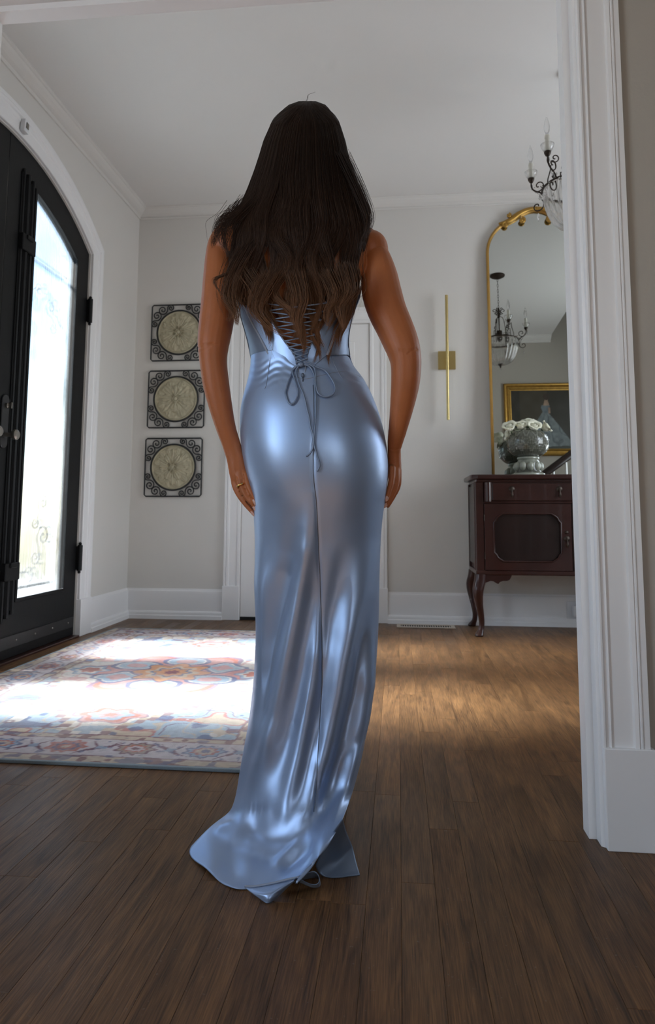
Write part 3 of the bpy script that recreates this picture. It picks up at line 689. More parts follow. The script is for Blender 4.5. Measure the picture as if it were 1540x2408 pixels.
# ================================================================== gilt arched mirror, leaning on the wall
MW, MH, MC = .360, 1.985, 1.006
LEAN, TURN = math.radians(2.4), 0.
mi = thing('wall_mirror', 'tall arched mirror in a thin gilt frame with scrolled crest', 'mirror', (MC, YB-.104, 1.0145))
mi.rotation_euler = (-LEAN, 0, TURN)
def outline(off):
    a, r = MW-off, .27-off*.5; zt = MH-.075-off*.8; L = [(-a, off), (-a, zt-r)]
    L += [(-a+r*(1-math.cos(t)), zt-r+r*math.sin(t)) for t in np.linspace(.12, PI/2-.25, 9)]
    return L
def full(off):
    L = outline(off); top = [(-.105, MH-.058-off*.9), (-.05, MH-.030-off), (0, MH-.022-off), (.05, MH-.030-off), (.105, MH-.058-off*.9)]
    return L+top+[(-x, z) for x, z in L[::-1]]
ol = full(.012)
MB().tube([(x, -.004, z) for x, z in ol], .0115, 10, True).build('gilt_frame', M['gilt'], mi, smooth=True)
mm = bpy.data.materials.new('silvered_glass'); mm.use_nodes = True; q = mm.node_tree.nodes['Principled BSDF']
q.inputs['Base Color'].default_value = (.58, .60, .57, 1); q.inputs['Metallic'].default_value = 1; q.inputs['Roughness'].default_value = .0; M['mirror'] = mm
MB().prism([(x, .002, z) for x, z in full(.014)], (0, .008, 0)).build('mirror_glass', M['mirror'], mi)
MB().prism([(x, .0105, z) for x, z in full(.012)], (0, .006, 0)).build('back_board', M['mahogany'], mi)
for s in (-1, 1):
    # carved crest: swelling stem, scroll eyes and a knob on each side of the centre
    pts = catmull([(s*.262, -.012, MH-.128), (s*.205, -.014, MH-.115), (s*.160, -.016, MH-.090), (s*.115, -.017, MH-.058), (s*.06, -.017, MH-.032), (0, -.017, MH-.022)], 22)
    rd = np.interp(np.linspace(0, 1, 22), [0, .2, .5, .8, 1], [.010, .021, .026, .020, .019])
    MB().tube(pts, list(rd), 10, flat=.75).build('crest', M['gilt_dark'], mi, smooth=True)
    for cx, cz, r, tn in ((.215, MH-.140, .030, 1), (.098, MH-.112, .030, -1), (.190, MH-.070, .018, -1)):
        sp = spiral((0, 0), .003, r*.72, 1.4, PI/2, tn*s)
        MB().tube([(s*cx+a, -.020-.004*(1-math.hypot(a, z)/r), cz+z) for a, z in sp], list(np.linspace(.006, .011, len(sp))), 8).build('crest_scroll', M['gilt_dark'], mi, smooth=True)
        MB().ball((s*cx, -.018, cz), r*.5, 10, 6).build('crest_boss', M['gilt_dark'], mi, smooth=True)

# ================================================================== flower urn and roses
VX, VY, VZ = .862, 4.655, 1.0145
va = thing('flower_urn', 'grey green glazed lotus urn on a beaded foot, holding white roses', 'vase', (VX, VY, VZ))
pr_ = catmull([(.045, .128, 0), (.066, .130, 0), (.095, .142, 0), (.118, .170, 0), (.129, .208, 0), (.126, .245, 0), (.110, .278, 0), (.090, .296, 0)], 64)
na = 144; A_ = np.linspace(0, 2*PI, na, endpoint=False); P = []
for r, z, _ in pr_:
    hh = np.zeros(na); v = (z-.13)/.166
    for k, (lo, hi, np_) in enumerate(((0, .42, 12), (.22, .66, 12), (.42, .84, 12), (.60, 1.0, 12))):
        u = (v-lo)/(hi-lo)
        if 0 < u < 1:
            d = np.abs(((A_*np_/(2*PI)+.5*(k % 2)) % 1)-.5)*2; wd = min(1., 1.15*math.sqrt(max(0, 1-u))) if u > .25 else 1.
            m = d < wd; e = np.clip((wd-d)/.22, 0, 1); hh = np.maximum(hh, m*(.35+.65*(1-e)**1.5)*(.4+.6*(1-u)))
    P.append([((r+.0105*q)*math.cos(a), (r+.0105*q)*math.sin(a), z) for a, q in zip(A_, hh)])
P.append([(.084*math.cos(a), .084*math.sin(a), .294) for a in A_]); P.append([(.09*math.cos(a), .09*math.sin(a), .24) for a in A_])
b = MB().grid(np.array(P), cv=True); b.f += [tuple(range(na)), tuple(len(b.v)-na+k for k in range(na))]
b.build('bowl', M['glaze'], va, smooth=True)
MB().lathe([(.066, .108), (.070, .112), (.072, .118), (.070, .124), (.062, .130)], n=40).build('neck_ring', M['glaze'], va, smooth=True)
MB().lathe([(.104, 0), (.108, .006), (.106, .014), (.090, .024), (.082, .034), (.082, .070), (.074, .092), (.064, .108)], n=40).build('pedestal', M['glaze'], va, smooth=True, angle=.7)
for k in range(10):
    a = 2*PI*(k+.5)/10; MB().ball((.074*math.cos(a), .074*math.sin(a), .062), .0245, 14, 10, (1, 1, 1.25)).build('bead', M['glaze'], va, smooth=True)

def petal_mesh(w_, h, curl, cup, seed):
    q = np.random.RandomState(seed); n = 9; P = np.zeros((n, n, 3))
    for i in range(n):
        for j in range(n):
            u, v = i/(n-1)*2-1, j/(n-1); ww = w_*(math.sin(PI*min(1, .16+.62*v))**.7)
            a = u*ww/cup; r = cup*(.30+.74*math.sin(PI*(.04+.80*v)))+curl*max(0, v-.80)**2*12
            P[i, j] = (r*math.sin(a), -r*math.cos(a)+.0, h*v*(1-.22*u*u*v)+.001*q.randn()*v)
    return MB().grid(P)
def make_rose():
    t = thing('rose', 'x', 'rose')
    for ring, (n, w_, h, cup, curl, z) in enumerate(((3, .022, .048, .015, .002, .004), (4, .032, .050, .023, .012, .002), (5, .040, .050, .031, .06, -.002))):
        me = petal_mesh(w_, h, curl, cup, ring).mesh('petal', M['petal'], True)
        for k in range(n):
            o = link('petal', me, t, (0, 0, z)); o.rotation_euler = (0, 0, 2*PI*k/n+ring*.9); md = o.modifiers.new('thickness', 'SOLIDIFY'); md.thickness = .0008
    b = MB().tube([(.008*math.cos(a)*(1-.5*k), .008*math.sin(a)*(1-.5*k), .030+.008*k) for k, a in zip(np.linspace(0, 1, 20), np.linspace(0, 9, 20))], .005, 6).ball((0, 0, .026), .013, 10, 8, (1, 1, 1.8))
    b.build('bud_heart', M['petal'], t, smooth=True)
    MB().ball((0, 0, -.002), .012, 10, 6, (1, 1, .7)).tube([(0, 0, 0), (0, .001, -.03)], .0028, 6).build('stem', M['stem'], t, smooth=True)
    return t
rose0 = make_rose()
def place_rose(i, px, py, y, tilt, label, s=1.):
    t = rose0 if i == 0 else copy_tree(rose0)
    p = at(px, py, Y=y); t.rotation_euler = Vector(tilt).to_track_quat('Z', 'Y').to_euler(); t.scale = (s, s, s)
    off = t.rotation_euler.to_matrix() @ Vector((0, 0, .026*s)); t.location = Vector(p)-off
    t['label'] = label; t['group'] = 'white roses in the urn'
place_rose(0, 1198, 1004, 4.60, (-.35, -.55, .8), 'full white rose at the left of the urn rim', .98)
place_rose(1, 1226, 1001, 4.62, (-.1, -.45, .9), 'creamy rose second from left, facing the room', .92)
place_rose(2, 1256, 1003, 4.60, (.1, -.75, .75), 'white cupped rose at the middle right of the urn', .95)
place_rose(3, 1283, 1005, 4.64, (.75, -.3, .55), 'creamy rose drooping at the right of the urn rim', .92)
place_rose(4, 1241, 995, 4.70, (.0, .2, 1.), 'pale green white rose standing behind the others', .9)
place_rose(5, 1196, 1022, 4.66, (-.9, -.1, .2), 'greenish white rose hanging low over the urn side', .85)

# ================================================================== chandelier
CX, CY, CZ = .935, 3.53, 2.455
ch = thing('chandelier', 'bronze crystal chandelier with ribbed glass bowl and candle arms', 'chandelier', (CX, CY, CZ))
top = ZC-CZ
MB().lathe([(.001, top-.034), (.02, top-.03), (.045, top-.022), (.066, top-.010), (.068, top), (.001, top)], n=32).build('canopy', M['bronze'], ch, smooth=True, angle=.7)
z = top-.034; k = 0
while z > .33:
    a = (k % 2)*PI/2; MB().tube([(.006*math.cos(t)*math.cos(a), .006*math.cos(t)*math.sin(a), z-.014+.017*math.sin(t)) for t in np.linspace(0, 2*PI, 12, endpoint=False)], .0018, 6, True).build('chain_link', M['bronze'], ch, smooth=True); z -= .0265; k += 1
MB().lathe([(.001, .33), (.006, .325), (.008, .30), (.004, .29), (.010, .27), (.012, .24), (.006, .225), (.005, .06), (.009, .05), (.009, .0), (.001, -.01)], n=16).build('stem', M['bronze'], ch, smooth=True)
MB().lathe([(.001, .10), (.024, .10), (.026, .095), (.026, .02), (.018, .01), (.001, .01)], n=20).build('hub_cup', M['bronze'], ch, smooth=True, angle=.6)
for k in range(6):
    a = k*PI/3; sp = spiral((.040, .295), .004, .026, 1.1, -PI/2, 1, 18)
    MB().tube([(r*math.cos(a), r*math.sin(a), zz) for r, zz in [(.006, .255)]+sp[::-1]], .0032, 6).build('crown_curl', M['bronze'], ch, smooth=True)
    pts = catmull([(.012, .24), (.035, .225), (.050, .16), (.055, .09), (.045, .02), (.058, .0)], 20)
    if k % 2 == 0: MB().tube([(r*math.cos(a), r*math.sin(a), zz) for r, zz in pts], .0030, 6).build('cage_rod', M['bronze'], ch, smooth=True)
# glass bowl with ribs, held by a beaded band
nb, na = 22, 144; P = []
for i in range(nb):
    u = i/(nb-1); r = .166*(math.cos(u*PI/2*.94))**.75; zz = -.005-.215*math.sin(u*PI/2)**1.1
    P.append([((r*(1+.028*math.cos(24*a)))*math.cos(a), (r*(1+.028*math.cos(24*a)))*math.sin(a), zz) for a in np.linspace(0, 2*PI, na, endpoint=False)])
o = MB().grid(np.array(P), cv=True).build('glass_bowl', M['crystal'], ch, smooth=True); md = o.modifiers.new('thickness', 'SOLIDIFY'); md.thickness = .003
MB().tube([(.168*math.cos(a), .168*math.sin(a), .002) for a in np.linspace(0, 2*PI, 48, endpoint=False)], .0055, 8, True, 1.6).build('rim_band', M['bronze'], ch, smooth=True)
MB().lathe([(.001, -.214), (.026, -.214), (.024, -.222), (.012, -.234), (.006, -.242), (.008, -.248), (.001, -.252)], n=18).build('finial', M['bronze'], ch, smooth=True)
MB().ball((0, 0, -.262), .009, 10, 8).build('crystal_drop', M['crystal'], ch, smooth=True)
for k in range(10):
    a = k*PI/5; sp = spiral((.168, .018), .002, .012, 1., 0, 1, 14)
    MB().tube([(r*math.cos(a), r*math.sin(a), zz) for r, zz in sp], .0024, 5).build('rim_curl', M['bronze'], ch, smooth=True)
for k in range(5):
    a = math.radians(150+72*k); ca_, sa_ = math.cos(a), math.sin(a); f = lambda L: [(r*ca_, r*sa_, zz) for r, zz in L]
    arm = MB().tube(f(catmull([(.165, .0), (.190, .028), (.212, .040), (.232, .062), (.236, .098)], 18)), .0045, 8).build('arm', M['bronze'], ch, smooth=True)
    MB().tube(f(spiral((.205, -.045), .004, .038, 1.15, PI*.72, -1, 22)), .0034, 6).build('arm_scroll', M['bronze'], arm, smooth=True)
    MB().tube(f(spiral((.196, .068), .004, .034, 1.1, -PI*.35, 1, 22)), .0034, 6).build('arm_scroll', M['bronze'], arm, smooth=True)
    MB().lathe([(.001, .094), (.010, .098), (.017, .112), (.018, .120), (.001, .122)], (.236*ca_, .236*sa_, 0), 16).build('socket_cup', M['bronze'], arm, smooth=True)
    MB().lathe([(.012, .120), (.022, .126), (.030, .142), (.034, .158), (.0325, .158), (.028, .143), (.020, .130), (.010, .124)], (.236*ca_, .236*sa_, 0), 24).build('bobeche', M['crystal'], arm, smooth=True)
    cn = MB().lathe([(.001, .122), (.0115, .122), (.0115, .205), (.013, .200), (.013, .188), (.0105, .208), (.001, .210)], (.236*ca_, .236*sa_, 0), 14).build('candle', M['candle'], arm, smooth=True, angle=.7)
    MB().lathe([(.001, .210), (.007, .212), (.013, .232), (.0155, .252), (.012, .275), (.005, .298), (.001, .312)], (.236*ca_, .236*sa_, 0), 14).build('bulb', M['crystal'], arm, smooth=True)
    # prisms and swags of beads
    b = MB()
    for j in range(9):
        u = j/8; r = .236-.066*u; zz = .118-.095*u-.05*math.sin(PI*u); b.ball((r*ca_, r*sa_, zz), .0068, 8, 6)
    for j in range(9):
        u = j/8; aa = a+math.radians(72)*u; r = .17+.07*abs(1-2*u)*.3; zz = .005-.055*math.sin(PI*u); b.ball((r*math.cos(aa), r*math.sin(aa), zz), .0068, 8, 6)
    b.build('bead_swag', M['bead'], arm, smooth=True)['kind'] = 'stuff'
    for rr_, zz in ((.240, .100), (.205, -.083)): MB().lathe([(.0005, 0), (.005, -.008), (.008, -.026), (.005, -.04), (.0005, -.046)], (rr_*ca_+.004, rr_*sa_, zz), 6).build('prism', M['bead'], arm)
    sp = spiral((.105, .165), .004, .026, 1.2, -PI*.2, 1, 20)
    aa = a+.6; MB().tube([(r*math.cos(aa), r*math.sin(aa), zz) for r, zz in [(.15, .004), (.145, .05), (.130, .10)]+sp[::-1]], .0032, 6).build('leaf_scroll', M['bronze'], ch, smooth=True)

# ================================================================== painting on the partition, seen in the mirror
QX0, QX1, QZ0, QZ1 = 1.222, 2.035, 1.685, 2.530
pt = thing('framed_painting', 'gilt framed painting of a woman in a pale gown, reflected in the mirror', 'painting', ((QX0+QX1)/2, YF1, (QZ0+QZ1)/2))
W2, H2 = (QX1-QX0)/2, (QZ1-QZ0)/2
FP = [(0, 0), (0, .030), (.012, .040), (.026, .036), (.034, .026), (.048, .030), (.056, .026), (.070, .016), (.082, .012), (.082, 0)]
rows = []
for sx, sz in ((-1, -1), (1, -1), (1, 1), (-1, 1)): rows.append([(sx*(W2-u), w_, sz*(H2-u)) for u, w_ in FP])
MB().grid(np.array(rows), cu=True, cv=True).build('picture_frame', M['gilt_dark'], pt)
nx, ny = 110, 120; gx, gy = np.meshgrid(np.linspace(0, 1, nx), np.linspace(0, 1, ny), indexing='ij')
# seen from the hall the picture's left is at larger X; the mirror turns it round again
u, v = gx, gy; col = np.zeros((nx, ny, 3)); nz = vnoise(gx, gy, 7, 61); n2 = vnoise(gx, gy, 24, 62)
col[:] = np.array((.030, .026, .017)); col += ((nz-.5)*.018)[..., None]; col[(u > .15) & (u < .62)] += np.array((.022, .016, .008)); col[v < .12] = (.040, .043, .030)
def blob(m, c): col[m] = np.array(c)*(.75+.5*n2[m])[:, None]
sk = np.interp(v, [.02, .10, .22, .40, .55, .62], [.36, .37, .31, .21, .10, .045]); cxs = np.interp(v, [.02, .3, .62], [.66, .60, .575])
blob((np.abs(u-cxs) < sk) & (v > .04+.05*np.abs(u-.62)) & (v < .625), (.16, .185, .19))
blob((np.abs(u-cxs) < sk) & (v > .05) & (v < .6) & (np.abs(np.sin((u-cxs)/np.maximum(sk, .02)*5+nz*3)) < .25), (.10, .118, .125))
blob((np.abs(u-.585) < np.interp(v, [.61, .70, .76], [.045, .075, .06])) & (v > .61) & (v < .745), (.13, .155, .17))
blob((np.abs(u-.60) < np.interp(v, [.73, .80, .84], [.055, .035, .022])) & (v > .735) & (v < .845), (.30, .20, .14))
blob((np.abs(u-.645) < .016) & (v > .60) & (v < .70), (.28, .18, .13)); blob(np.hypot((u-.605)/.058, (v-.885)/.055) < 1, (.035, .020, .012))
b = MB().grid(np.dstack([-(W2-.078)+gx*2*(W2-.078), np.full_like(gx, .012), -(H2-.078)+gy*2*(H2-.078)]))
me = bpy.data.meshes.new('canvas'); me.from_pydata(b.v, [], b.f); me.materials.append(M['canvas']); ca = me.color_attributes.new('print', 'FLOAT_COLOR', 'POINT')
ca.data.foreach_set('color', np.hstack([np.clip(col, 0, 1).reshape(-1, 3), np.ones((nx*ny, 1))]).astype(np.float32).ravel())
link('canvas', me, pt)

# ================================================================== staircase by the partition, seen in the mirror
stc = thing('staircase', 'white painted stairs with a dark handrail, reflected in the mirror', 'stairs', (1.9, 2.3, 0))
tr, rs, x0, NS = .255, .19, .96, 6
for k in range(NS):
    PL(MB().box((x0+k*tr, YF1+.002, k*rs), (x0+k*tr+.02, 2.74, (k+1)*rs-.03)), 'riser', M['trim'], stc)
    PL(MB().box((x0+k*tr-.025, YF1+.002, (k+1)*rs-.03), (min(XR-.002, x0+(k+1)*tr+.02), 2.76, (k+1)*rs)), 'tread', M['mahogany'], stc, bevel=.006, seg=2)
    for q in (.07, .195):
        x = x0+k*tr+q; zt = 1.345+(x-1.486)*rs/tr
        PL(MB().lathe([(.016, 0), (.016, .16), (.020, .17), (.013, .20), (.019, .36), (.012, .60), (.012, zt-(k+1)*rs)], (x, 2.70, (k+1)*rs), 12), 'baluster', M['trim'], stc, smooth=True, angle=.7)
PL(MB().prism([(x0, 2.745, 0), (x0+NS*tr-.05, 2.745, 0), (x0+NS*tr-.05, 2.745, NS*rs-.03), (x0, 2.745, .1)], (0, .018, 0)), 'stringer', M['trim'], stc)
rz = lambda x: 1.375+(x-1.486)*rs/tr
b = MB().tube([(.90, 2.70, rz(.92)), (1.0, 2.70, rz(1.0)), (1.50, 2.70, rz(1.50)), (2.60, 2.70, rz(2.60))], .034, 12, flat=1.25)
PL(b, 'handrail', M['mahogany_dark'], stc, smooth=True)
PL(MB().box((.855, 2.655, 0), (.945, 2.745, 1.06)).box((.84, 2.64, 1.06), (.96, 2.76, 1.09)), 'newel_post', M['mahogany_dark'], stc, bevel=.006, seg=2)

# ================================================================== small fixtures
t = thing('floor_vent', 'taupe metal floor register beside the white baseboard', 'vent', (.182, 4.812, 0))
b = MB(); Wv, Hv = .196, .066
for lo, hi in (((-Wv, -Hv), (Wv, -.042)), ((-Wv, .042), (Wv, Hv)), ((-Wv, -.042), (-.168, .042)), ((.168, -.042), (Wv, .042))): b.box((*lo, .0006), (*hi, .006))
b.build('vent_frame', M['vent'], t, bevel=.0018)
MB().box((-.17, -.043, .0006), (.17, .043, .0018)).build('vent_slot_shade', M['void'], t)  # black sheet stands for the darkness below the slats
sl = MB().box((-.0030, -.043, .0018), (.0030, .043, .0030)).mesh('slat', M['vent'])
for k in range(21): link('slat', sl, t, (-.16+.016*k, 0, 0))
t = thing('wall_outlet', 'white plug adapter in the baseboard under the sideboard', 'outlet', (1.184, YB-.019, .110))
MB().box((-.040, -.006, -.060), (.040, 0, .060)).build('cover_plate', M['plastic'], t, bevel=.002)
MB().box((-.005, -.046, -.034), (.046, -.005, .036)).build('plug', M['plastic'], t, bevel=.006, seg=2)
t = thing('alarm_sensor', 'small white alarm sensor on the arched door casing', 'sensor', (XL+.024, 3.245, 2.785))
t.rotation_euler = (math.radians(-6), 0, 0)
MB().box((0, -.022, -.034), (.026, .022, .034)).build('sensor_body', M['plastic'], t, bevel=.004, seg=2)
MB().box((.026, -.012, -.014), (.030, .012, .020)).build('sensor_lens', M['satin_nickel'], t, bevel=.002)
# ================================================================== the woman
YP = 1.74
wom = thing('person', 'woman seen from behind in a strapless blue satin gown, hands on her thighs', 'person', tuple(at(740, 1940, Z=0)*np.array((1, 0, 0))+np.array((0, YP, 0))))
OFF = np.array(wom.location)
def skin_loft(mb, secs, n=20, cap=3, dens=8):
    """secs: (centre xyz, radius across, radius in depth); closed tapering limb"""
    C_ = np.array([s[0] for s in secs], float); A_ = np.array([s[1] for s in secs], float); B_ = np.array([s[2] for s in secs], float)
    N = max(2, (len(secs)-1)*dens)
    C_ = catmull(C_, N); A_ = catmull(A_[:, None], N)[:, 0]; B_ = catmull(B_[:, None], N)[:, 0]
    T = np.gradient(C_, axis=0); T /= np.linalg.norm(T, axis=1)[:, None]
    rows = []; th = np.linspace(0, 2*PI, n, endpoint=False)
    def row(c, t, a, b):
        d = np.array((0, 1., 0)); x = np.cross(t, d); x /= np.linalg.norm(x); y = np.cross(x, t)
        return [c+x*a*math.cos(q)+y*b*math.sin(q) for q in th]
    for k in range(cap, 0, -1):
        f = math.cos(PI/2*k/cap*.96); rows.append(row(C_[0]-T[0]*A_[0]*.8*math.sin(PI/2*k/cap), T[0], A_[0]*f, B_[0]*f))
    for c, t, a, b in zip(C_, T, A_, B_): rows.append(row(c, t, a, b))
    for k in range(1, cap+1):
        f = math.cos(PI/2*k/cap*.96); rows.append(row(C_[-1]+T[-1]*A_[-1]*.8*math.sin(PI/2*k/cap), T[-1], A_[-1]*f, B_[-1]*f))
    mb.grid(np.array(rows), cv=True); m = len(rows)
    mb.f += [tuple(range(n)), tuple((m-1)*n+k for k in range(n))]
def px_sec(y, l, r, Y, ratio=None, rb=None):
    a, b = at(l, y, Y=Y), at(r, y, Y=Y); ra = np.linalg.norm(b-a)/2
    return ((a+b)/2, ra, rb if rb else ra*ratio)
body = MB()
torso = [(480, 690, 758, .056, 1.735), (508, 668, 778, .064, 1.735), (530, 618, 806, .072, 1.74), (552, 572, 842, .086, 1.745), (590, 552, 856, .102, 1.75), (640, 551, 852, .112, 1.75), (700, 566, 836, .108, 1.752),
         (750, 578, 820, .100, 1.75), (800, 592, 810, .092, 1.745), (845, 602, 810, .088, 1.745), (900, 602, 832, .094, 1.742), (950, 592, 862, .108, 1.738), (1000, 586, 880, .122, 1.735), (1060, 588, 890, .128, 1.733), (1120, 596, 892, .122, 1.735), (1180, 612, 886, .108, 1.74)]
skin_loft(body, [px_sec(y, l, r, Y, rb=b) for y, l, r, b, Y in torso], 40, 4, 6)
for L_ in ([(1120, 596, 752, .085), (1250, 612, 746, .078), (1400, 628, 736, .066), (1540, 644, 720, .055), (1600, 646, 716, .052), (1700, 646, 712, .055), (1800, 658, 704, .042), (1885, 666, 700, .032)],
           [(1120, 728, 896, .085), (1250, 738, 876, .078), (1400, 748, 862, .066), (1540, 756, 838, .055), (1600, 758, 834, .052), (1700, 748, 812, .050), (1800, 748, 794, .040), (1885, 748, 780, .030)]):
    skin_loft(body, [px_sec(y, l, r, YP, rb=b) for y, l, r, b in L_], 20, 3, 6)
    p = at((L_[-1][1]+L_[-1][2])/2, 1885, Y=YP); skin_loft(body, [(p+np.array((0, -.012, 0)), .034, .036), (np.array((p[0], YP+.06, .065)), .036, .028), (np.array((p[0], YP+.12, .034)), .042, .020), (np.array((p[0], YP+.165, .020)), .034, .014)], 14, 3, 5)
# neck and head, facing away from the camera
hc = at(723, 338, Y=1.745)
skin_loft(body, [(hc+np.array((0, -.012, -.19)), .060, .060), (hc+np.array((0, -.014, -.13)), .052, .054), (hc+np.array((0, -.010, -.06)), .054, .058)], 20, 2, 6)
th = np.linspace(0, 2*PI, 36, endpoint=False); rows = []
for z, hw_, fr, bk in ((-.122, .016, .070, -.045), (-.116, .030, .088, -.02), (-.100, .044, .097, .01), (-.075, .056, .099, .045), (-.045, .064, .100, .080), (-.015, .069, .098, .098), (.02, .073, .096, .107), (.055, .073, .090, .107), (.085, .064, .074, .092), (.105, .046, .050, .066), (.116, .018, .02, .03)):
    rows.append([hc+np.array((hw_*math.cos(t), (fr if math.sin(t) > 0 else bk if bk > 0 else .001-bk*0)*math.sin(t)+(0 if bk > 0 else .045*(1-abs(math.sin(t)))), z)) for t in th])
body.grid(np.array(rows), cv=True); body.f += [tuple(range(36)), tuple(10*36+k for k in range(36))]
skin_loft(body, [(hc+np.array((0, .092, .012)), .007, .008), (hc+np.array((0, .102, -.018)), .009, .012), (hc+np.array((0, .110, -.036)), .014, .013)], 12, 3, 6)   # nose
for s in (-1, 1):
    body.ball(tuple(hc+np.array((s*.073, -.006, -.012))), .03, 12, 8, (.30, .55, 1.0))                                                                               # ears
    body.ball(tuple(hc+np.array((s*.031, .088, .034))), .018, 12, 8, (1.2, .5, .35)); body.ball(tuple(hc+np.array((s*.042, .070, -.025))), .024, 12, 8, (1, .9, .8))    # brow, cheek
body.ball(tuple(hc+np.array((0, .092, -.062))), .018, 12, 8, (1.4, .6, .8)); body.ball(tuple(hc+np.array((0, .086, -.104))), .016, 12, 8, (1.2, .8, .8))
# arms: outline edges read row by row
left = [(552, 505, 570, 1.752, .9), (575, 490, 556, 1.748, .95), (610, 483, 550, 1.74, .98), (660, 478, 553, 1.728, .98), (710, 474, 555, 1.716, .98), (760, 469, 548, 1.704, .98), (795, 466, 541, 1.697, 1.0), (815, 466, 537, 1.694, 1.02), (850, 470, 533, 1.692, 1.0), (900, 477, 538, 1.692, .95),
        (950, 490, 545, 1.695, .9), (1000, 506, 553, 1.70, .85), (1040, 521, 563, 1.706, .80), (1068, 530, 571, 1.710, .72)]
right = [(552, 846, 882, 1.752, 1.2), (578, 848, 902, 1.748, 1.05), (610, 848, 920, 1.742, .98), (650, 848, 935, 1.735, .95), (690, 851, 945, 1.728, .92), (730, 864, 956, 1.72, .92), (770, 884, 972, 1.712, .92), (800, 898, 983, 1.706, .98), (825, 909, 989, 1.702, 1.02), (855, 918, 991, 1.70, 1.0),
         (900, 919, 987, 1.704, .95), (950, 917, 975, 1.714, .92), (1000, 914, 960, 1.726, .88), (1035, 911, 949, 1.736, .85), (1055, 911, 943, 1.742, .82)]
for A_ in (left, right): skin_loft(body, [px_sec(y, l, r, Y, k) for y, l, r, Y, k in A_], 22, 4, 6)
body.ball(tuple(at(946, 824, Y=1.678)), .020, 12, 8, (1.1, .8, 1)); body.ball(tuple(at(494, 812, Y=1.672)), .018, 12, 8, (1, .8, 1))
for c_, r_, s_ in ((at(535, 580, Y=1.75), .050, (1, .95, 1.1)), (at(872, 588, Y=1.75), .046, (1, 1, 1.15)), (at(610, 610, Y=1.70), .06, (1.1, .6, 1.4)), (at(800, 610, Y=1.70), .06, (1.1, .6, 1.4))): body.ball(tuple(c_), r_, 20, 14, s_)
nails = []
def finger(pts, r0, r1, nail_dir=None):
    P = [at(x, y, Y=Y) for x, y, Y in pts]; k = len(P)
    rr = np.linspace(r0, r1, k); rr[1:-1] += .0006
    skin_loft(body, [(p, r, r*.95) for p, r in zip(P, rr)], 12, 4, 7)
    if nail_dir is not None: nails.append((P[-2], P[-1], r1, np.array(nail_dir, float)))
# left hand: back of the hand towards the room, little finger nearest the camera
skin_loft(body, [px_sec(1020, 515, 558, 1.703, .72), px_sec(1050, 525, 567, 1.706, .68), px_sec(1080, 533, 576, 1.708, .60), px_sec(1108, 538, 582, 1.709, .56), px_sec(1124, 542, 586, 1.710, .50)], 20, 4, 6)
nd = (-.8, -.6, .1)
finger([(577, 1114, 1.700), (583, 1140, 1.691), (591, 1160, 1.683), (600, 1181, 1.680)], .0084, .0058, nd)
finger([(562, 1112, 1.703), (566, 1142, 1.697), (579, 1168, 1.691), (601, 1196, 1.688)], .0094, .0060, nd)
finger([(549, 1110, 1.714), (553, 1142, 1.710), (568, 1172, 1.706), (596, 1207, 1.702)], .0096, .0062, nd)
finger([(546, 1106, 1.742), (556, 1140, 1.744), (572, 1168, 1.744), (592, 1196, 1.742)], .0098, .0064)
finger([(556, 1072, 1.735), (572, 1096, 1.762), (582, 1120, 1.775), (590, 1140, 1.782)], .012, .0075)
# right hand: edge on, fingers slipping in front of the thigh
skin_loft(body, [px_sec(1015, 912, 956, 1.731, .86), px_sec(1048, 911, 944, 1.742, .85), px_sec(1072, 911, 943, 1.752, .95), px_sec(1098, 913, 944, 1.758, 1.05), px_sec(1120, 914, 942, 1.762, 1.0)], 20, 4, 6)
nr_ = (.7, -.7, .1)
finger([(922, 1100, 1.738), (920, 1130, 1.732), (915, 1153, 1.728), (909, 1172, 1.726)], .0084, .0056, (.2, -1, .1))
finger([(931, 1104, 1.748), (931, 1138, 1.744), (921, 1164, 1.740), (906, 1187, 1.738)], .0093, .0060, nr_)
finger([(936, 1104, 1.768), (935, 1140, 1.770), (924, 1166, 1.772), (911, 1190, 1.774)], .0098, .0062)
finger([(934, 1100, 1.785), (932, 1134, 1.788), (922, 1158, 1.790), (910, 1178, 1.792)], .0095, .0062)
finger([(924, 1062, 1.785), (916, 1085, 1.81), (910, 1108, 1.822), (906, 1128, 1.83)], .012, .0075)
me = body.mesh('tmp', M['skin'], True); tmp = link('tmp', me)
md = tmp.modifiers.new('r', 'REMESH'); md.mode = 'VOXEL'; md.voxel_size = .0027; md.use_smooth_shade = True
sm = tmp.modifiers.new('s', 'SMOOTH'); sm.factor = .5; sm.iterations = 5
dg = bpy.context.evaluated_depsgraph_get(); bme = bpy.data.meshes.new_from_object(tmp.evaluated_get(dg)); bme.name = 'body'
bpy.data.objects.remove(tmp); bme.materials.clear(); bme.materials.append(M['skin'])
nv = len(bme.vertices); co = np.empty(nv*3, np.float32); bme.vertices.foreach_get('co', co); co = co.reshape(-1, 3).astype(float)
nrm = np.empty(nv*3, np.float32); bme.vertices.foreach_get('normal', nrm); nrm = nrm.reshape(-1, 3)
bx, by = project(co); near = (co[:, 1] < 1.80)
def crease(pts, amp, wd, x=None):
    P = catmull([(a, b) for a, b in pts], 24); d = np.min(np.hypot(bx[:, None]-P[None, :, 0], by[:, None]-P[None, :, 1]), axis=1) if x is None else x
    return amp*np.exp(-(d/wd)**2)
disp = np.zeros(nv); sel = near & (by > 780) & (by < 870) & ((bx < 560) | (bx > 860))
def sub(fn):
    global bx, by
    ix = np.where(sel)[0]; X, Y = bx, by; bx, by = X[ix], Y[ix]; disp[ix] += fn(); bx, by = X, Y
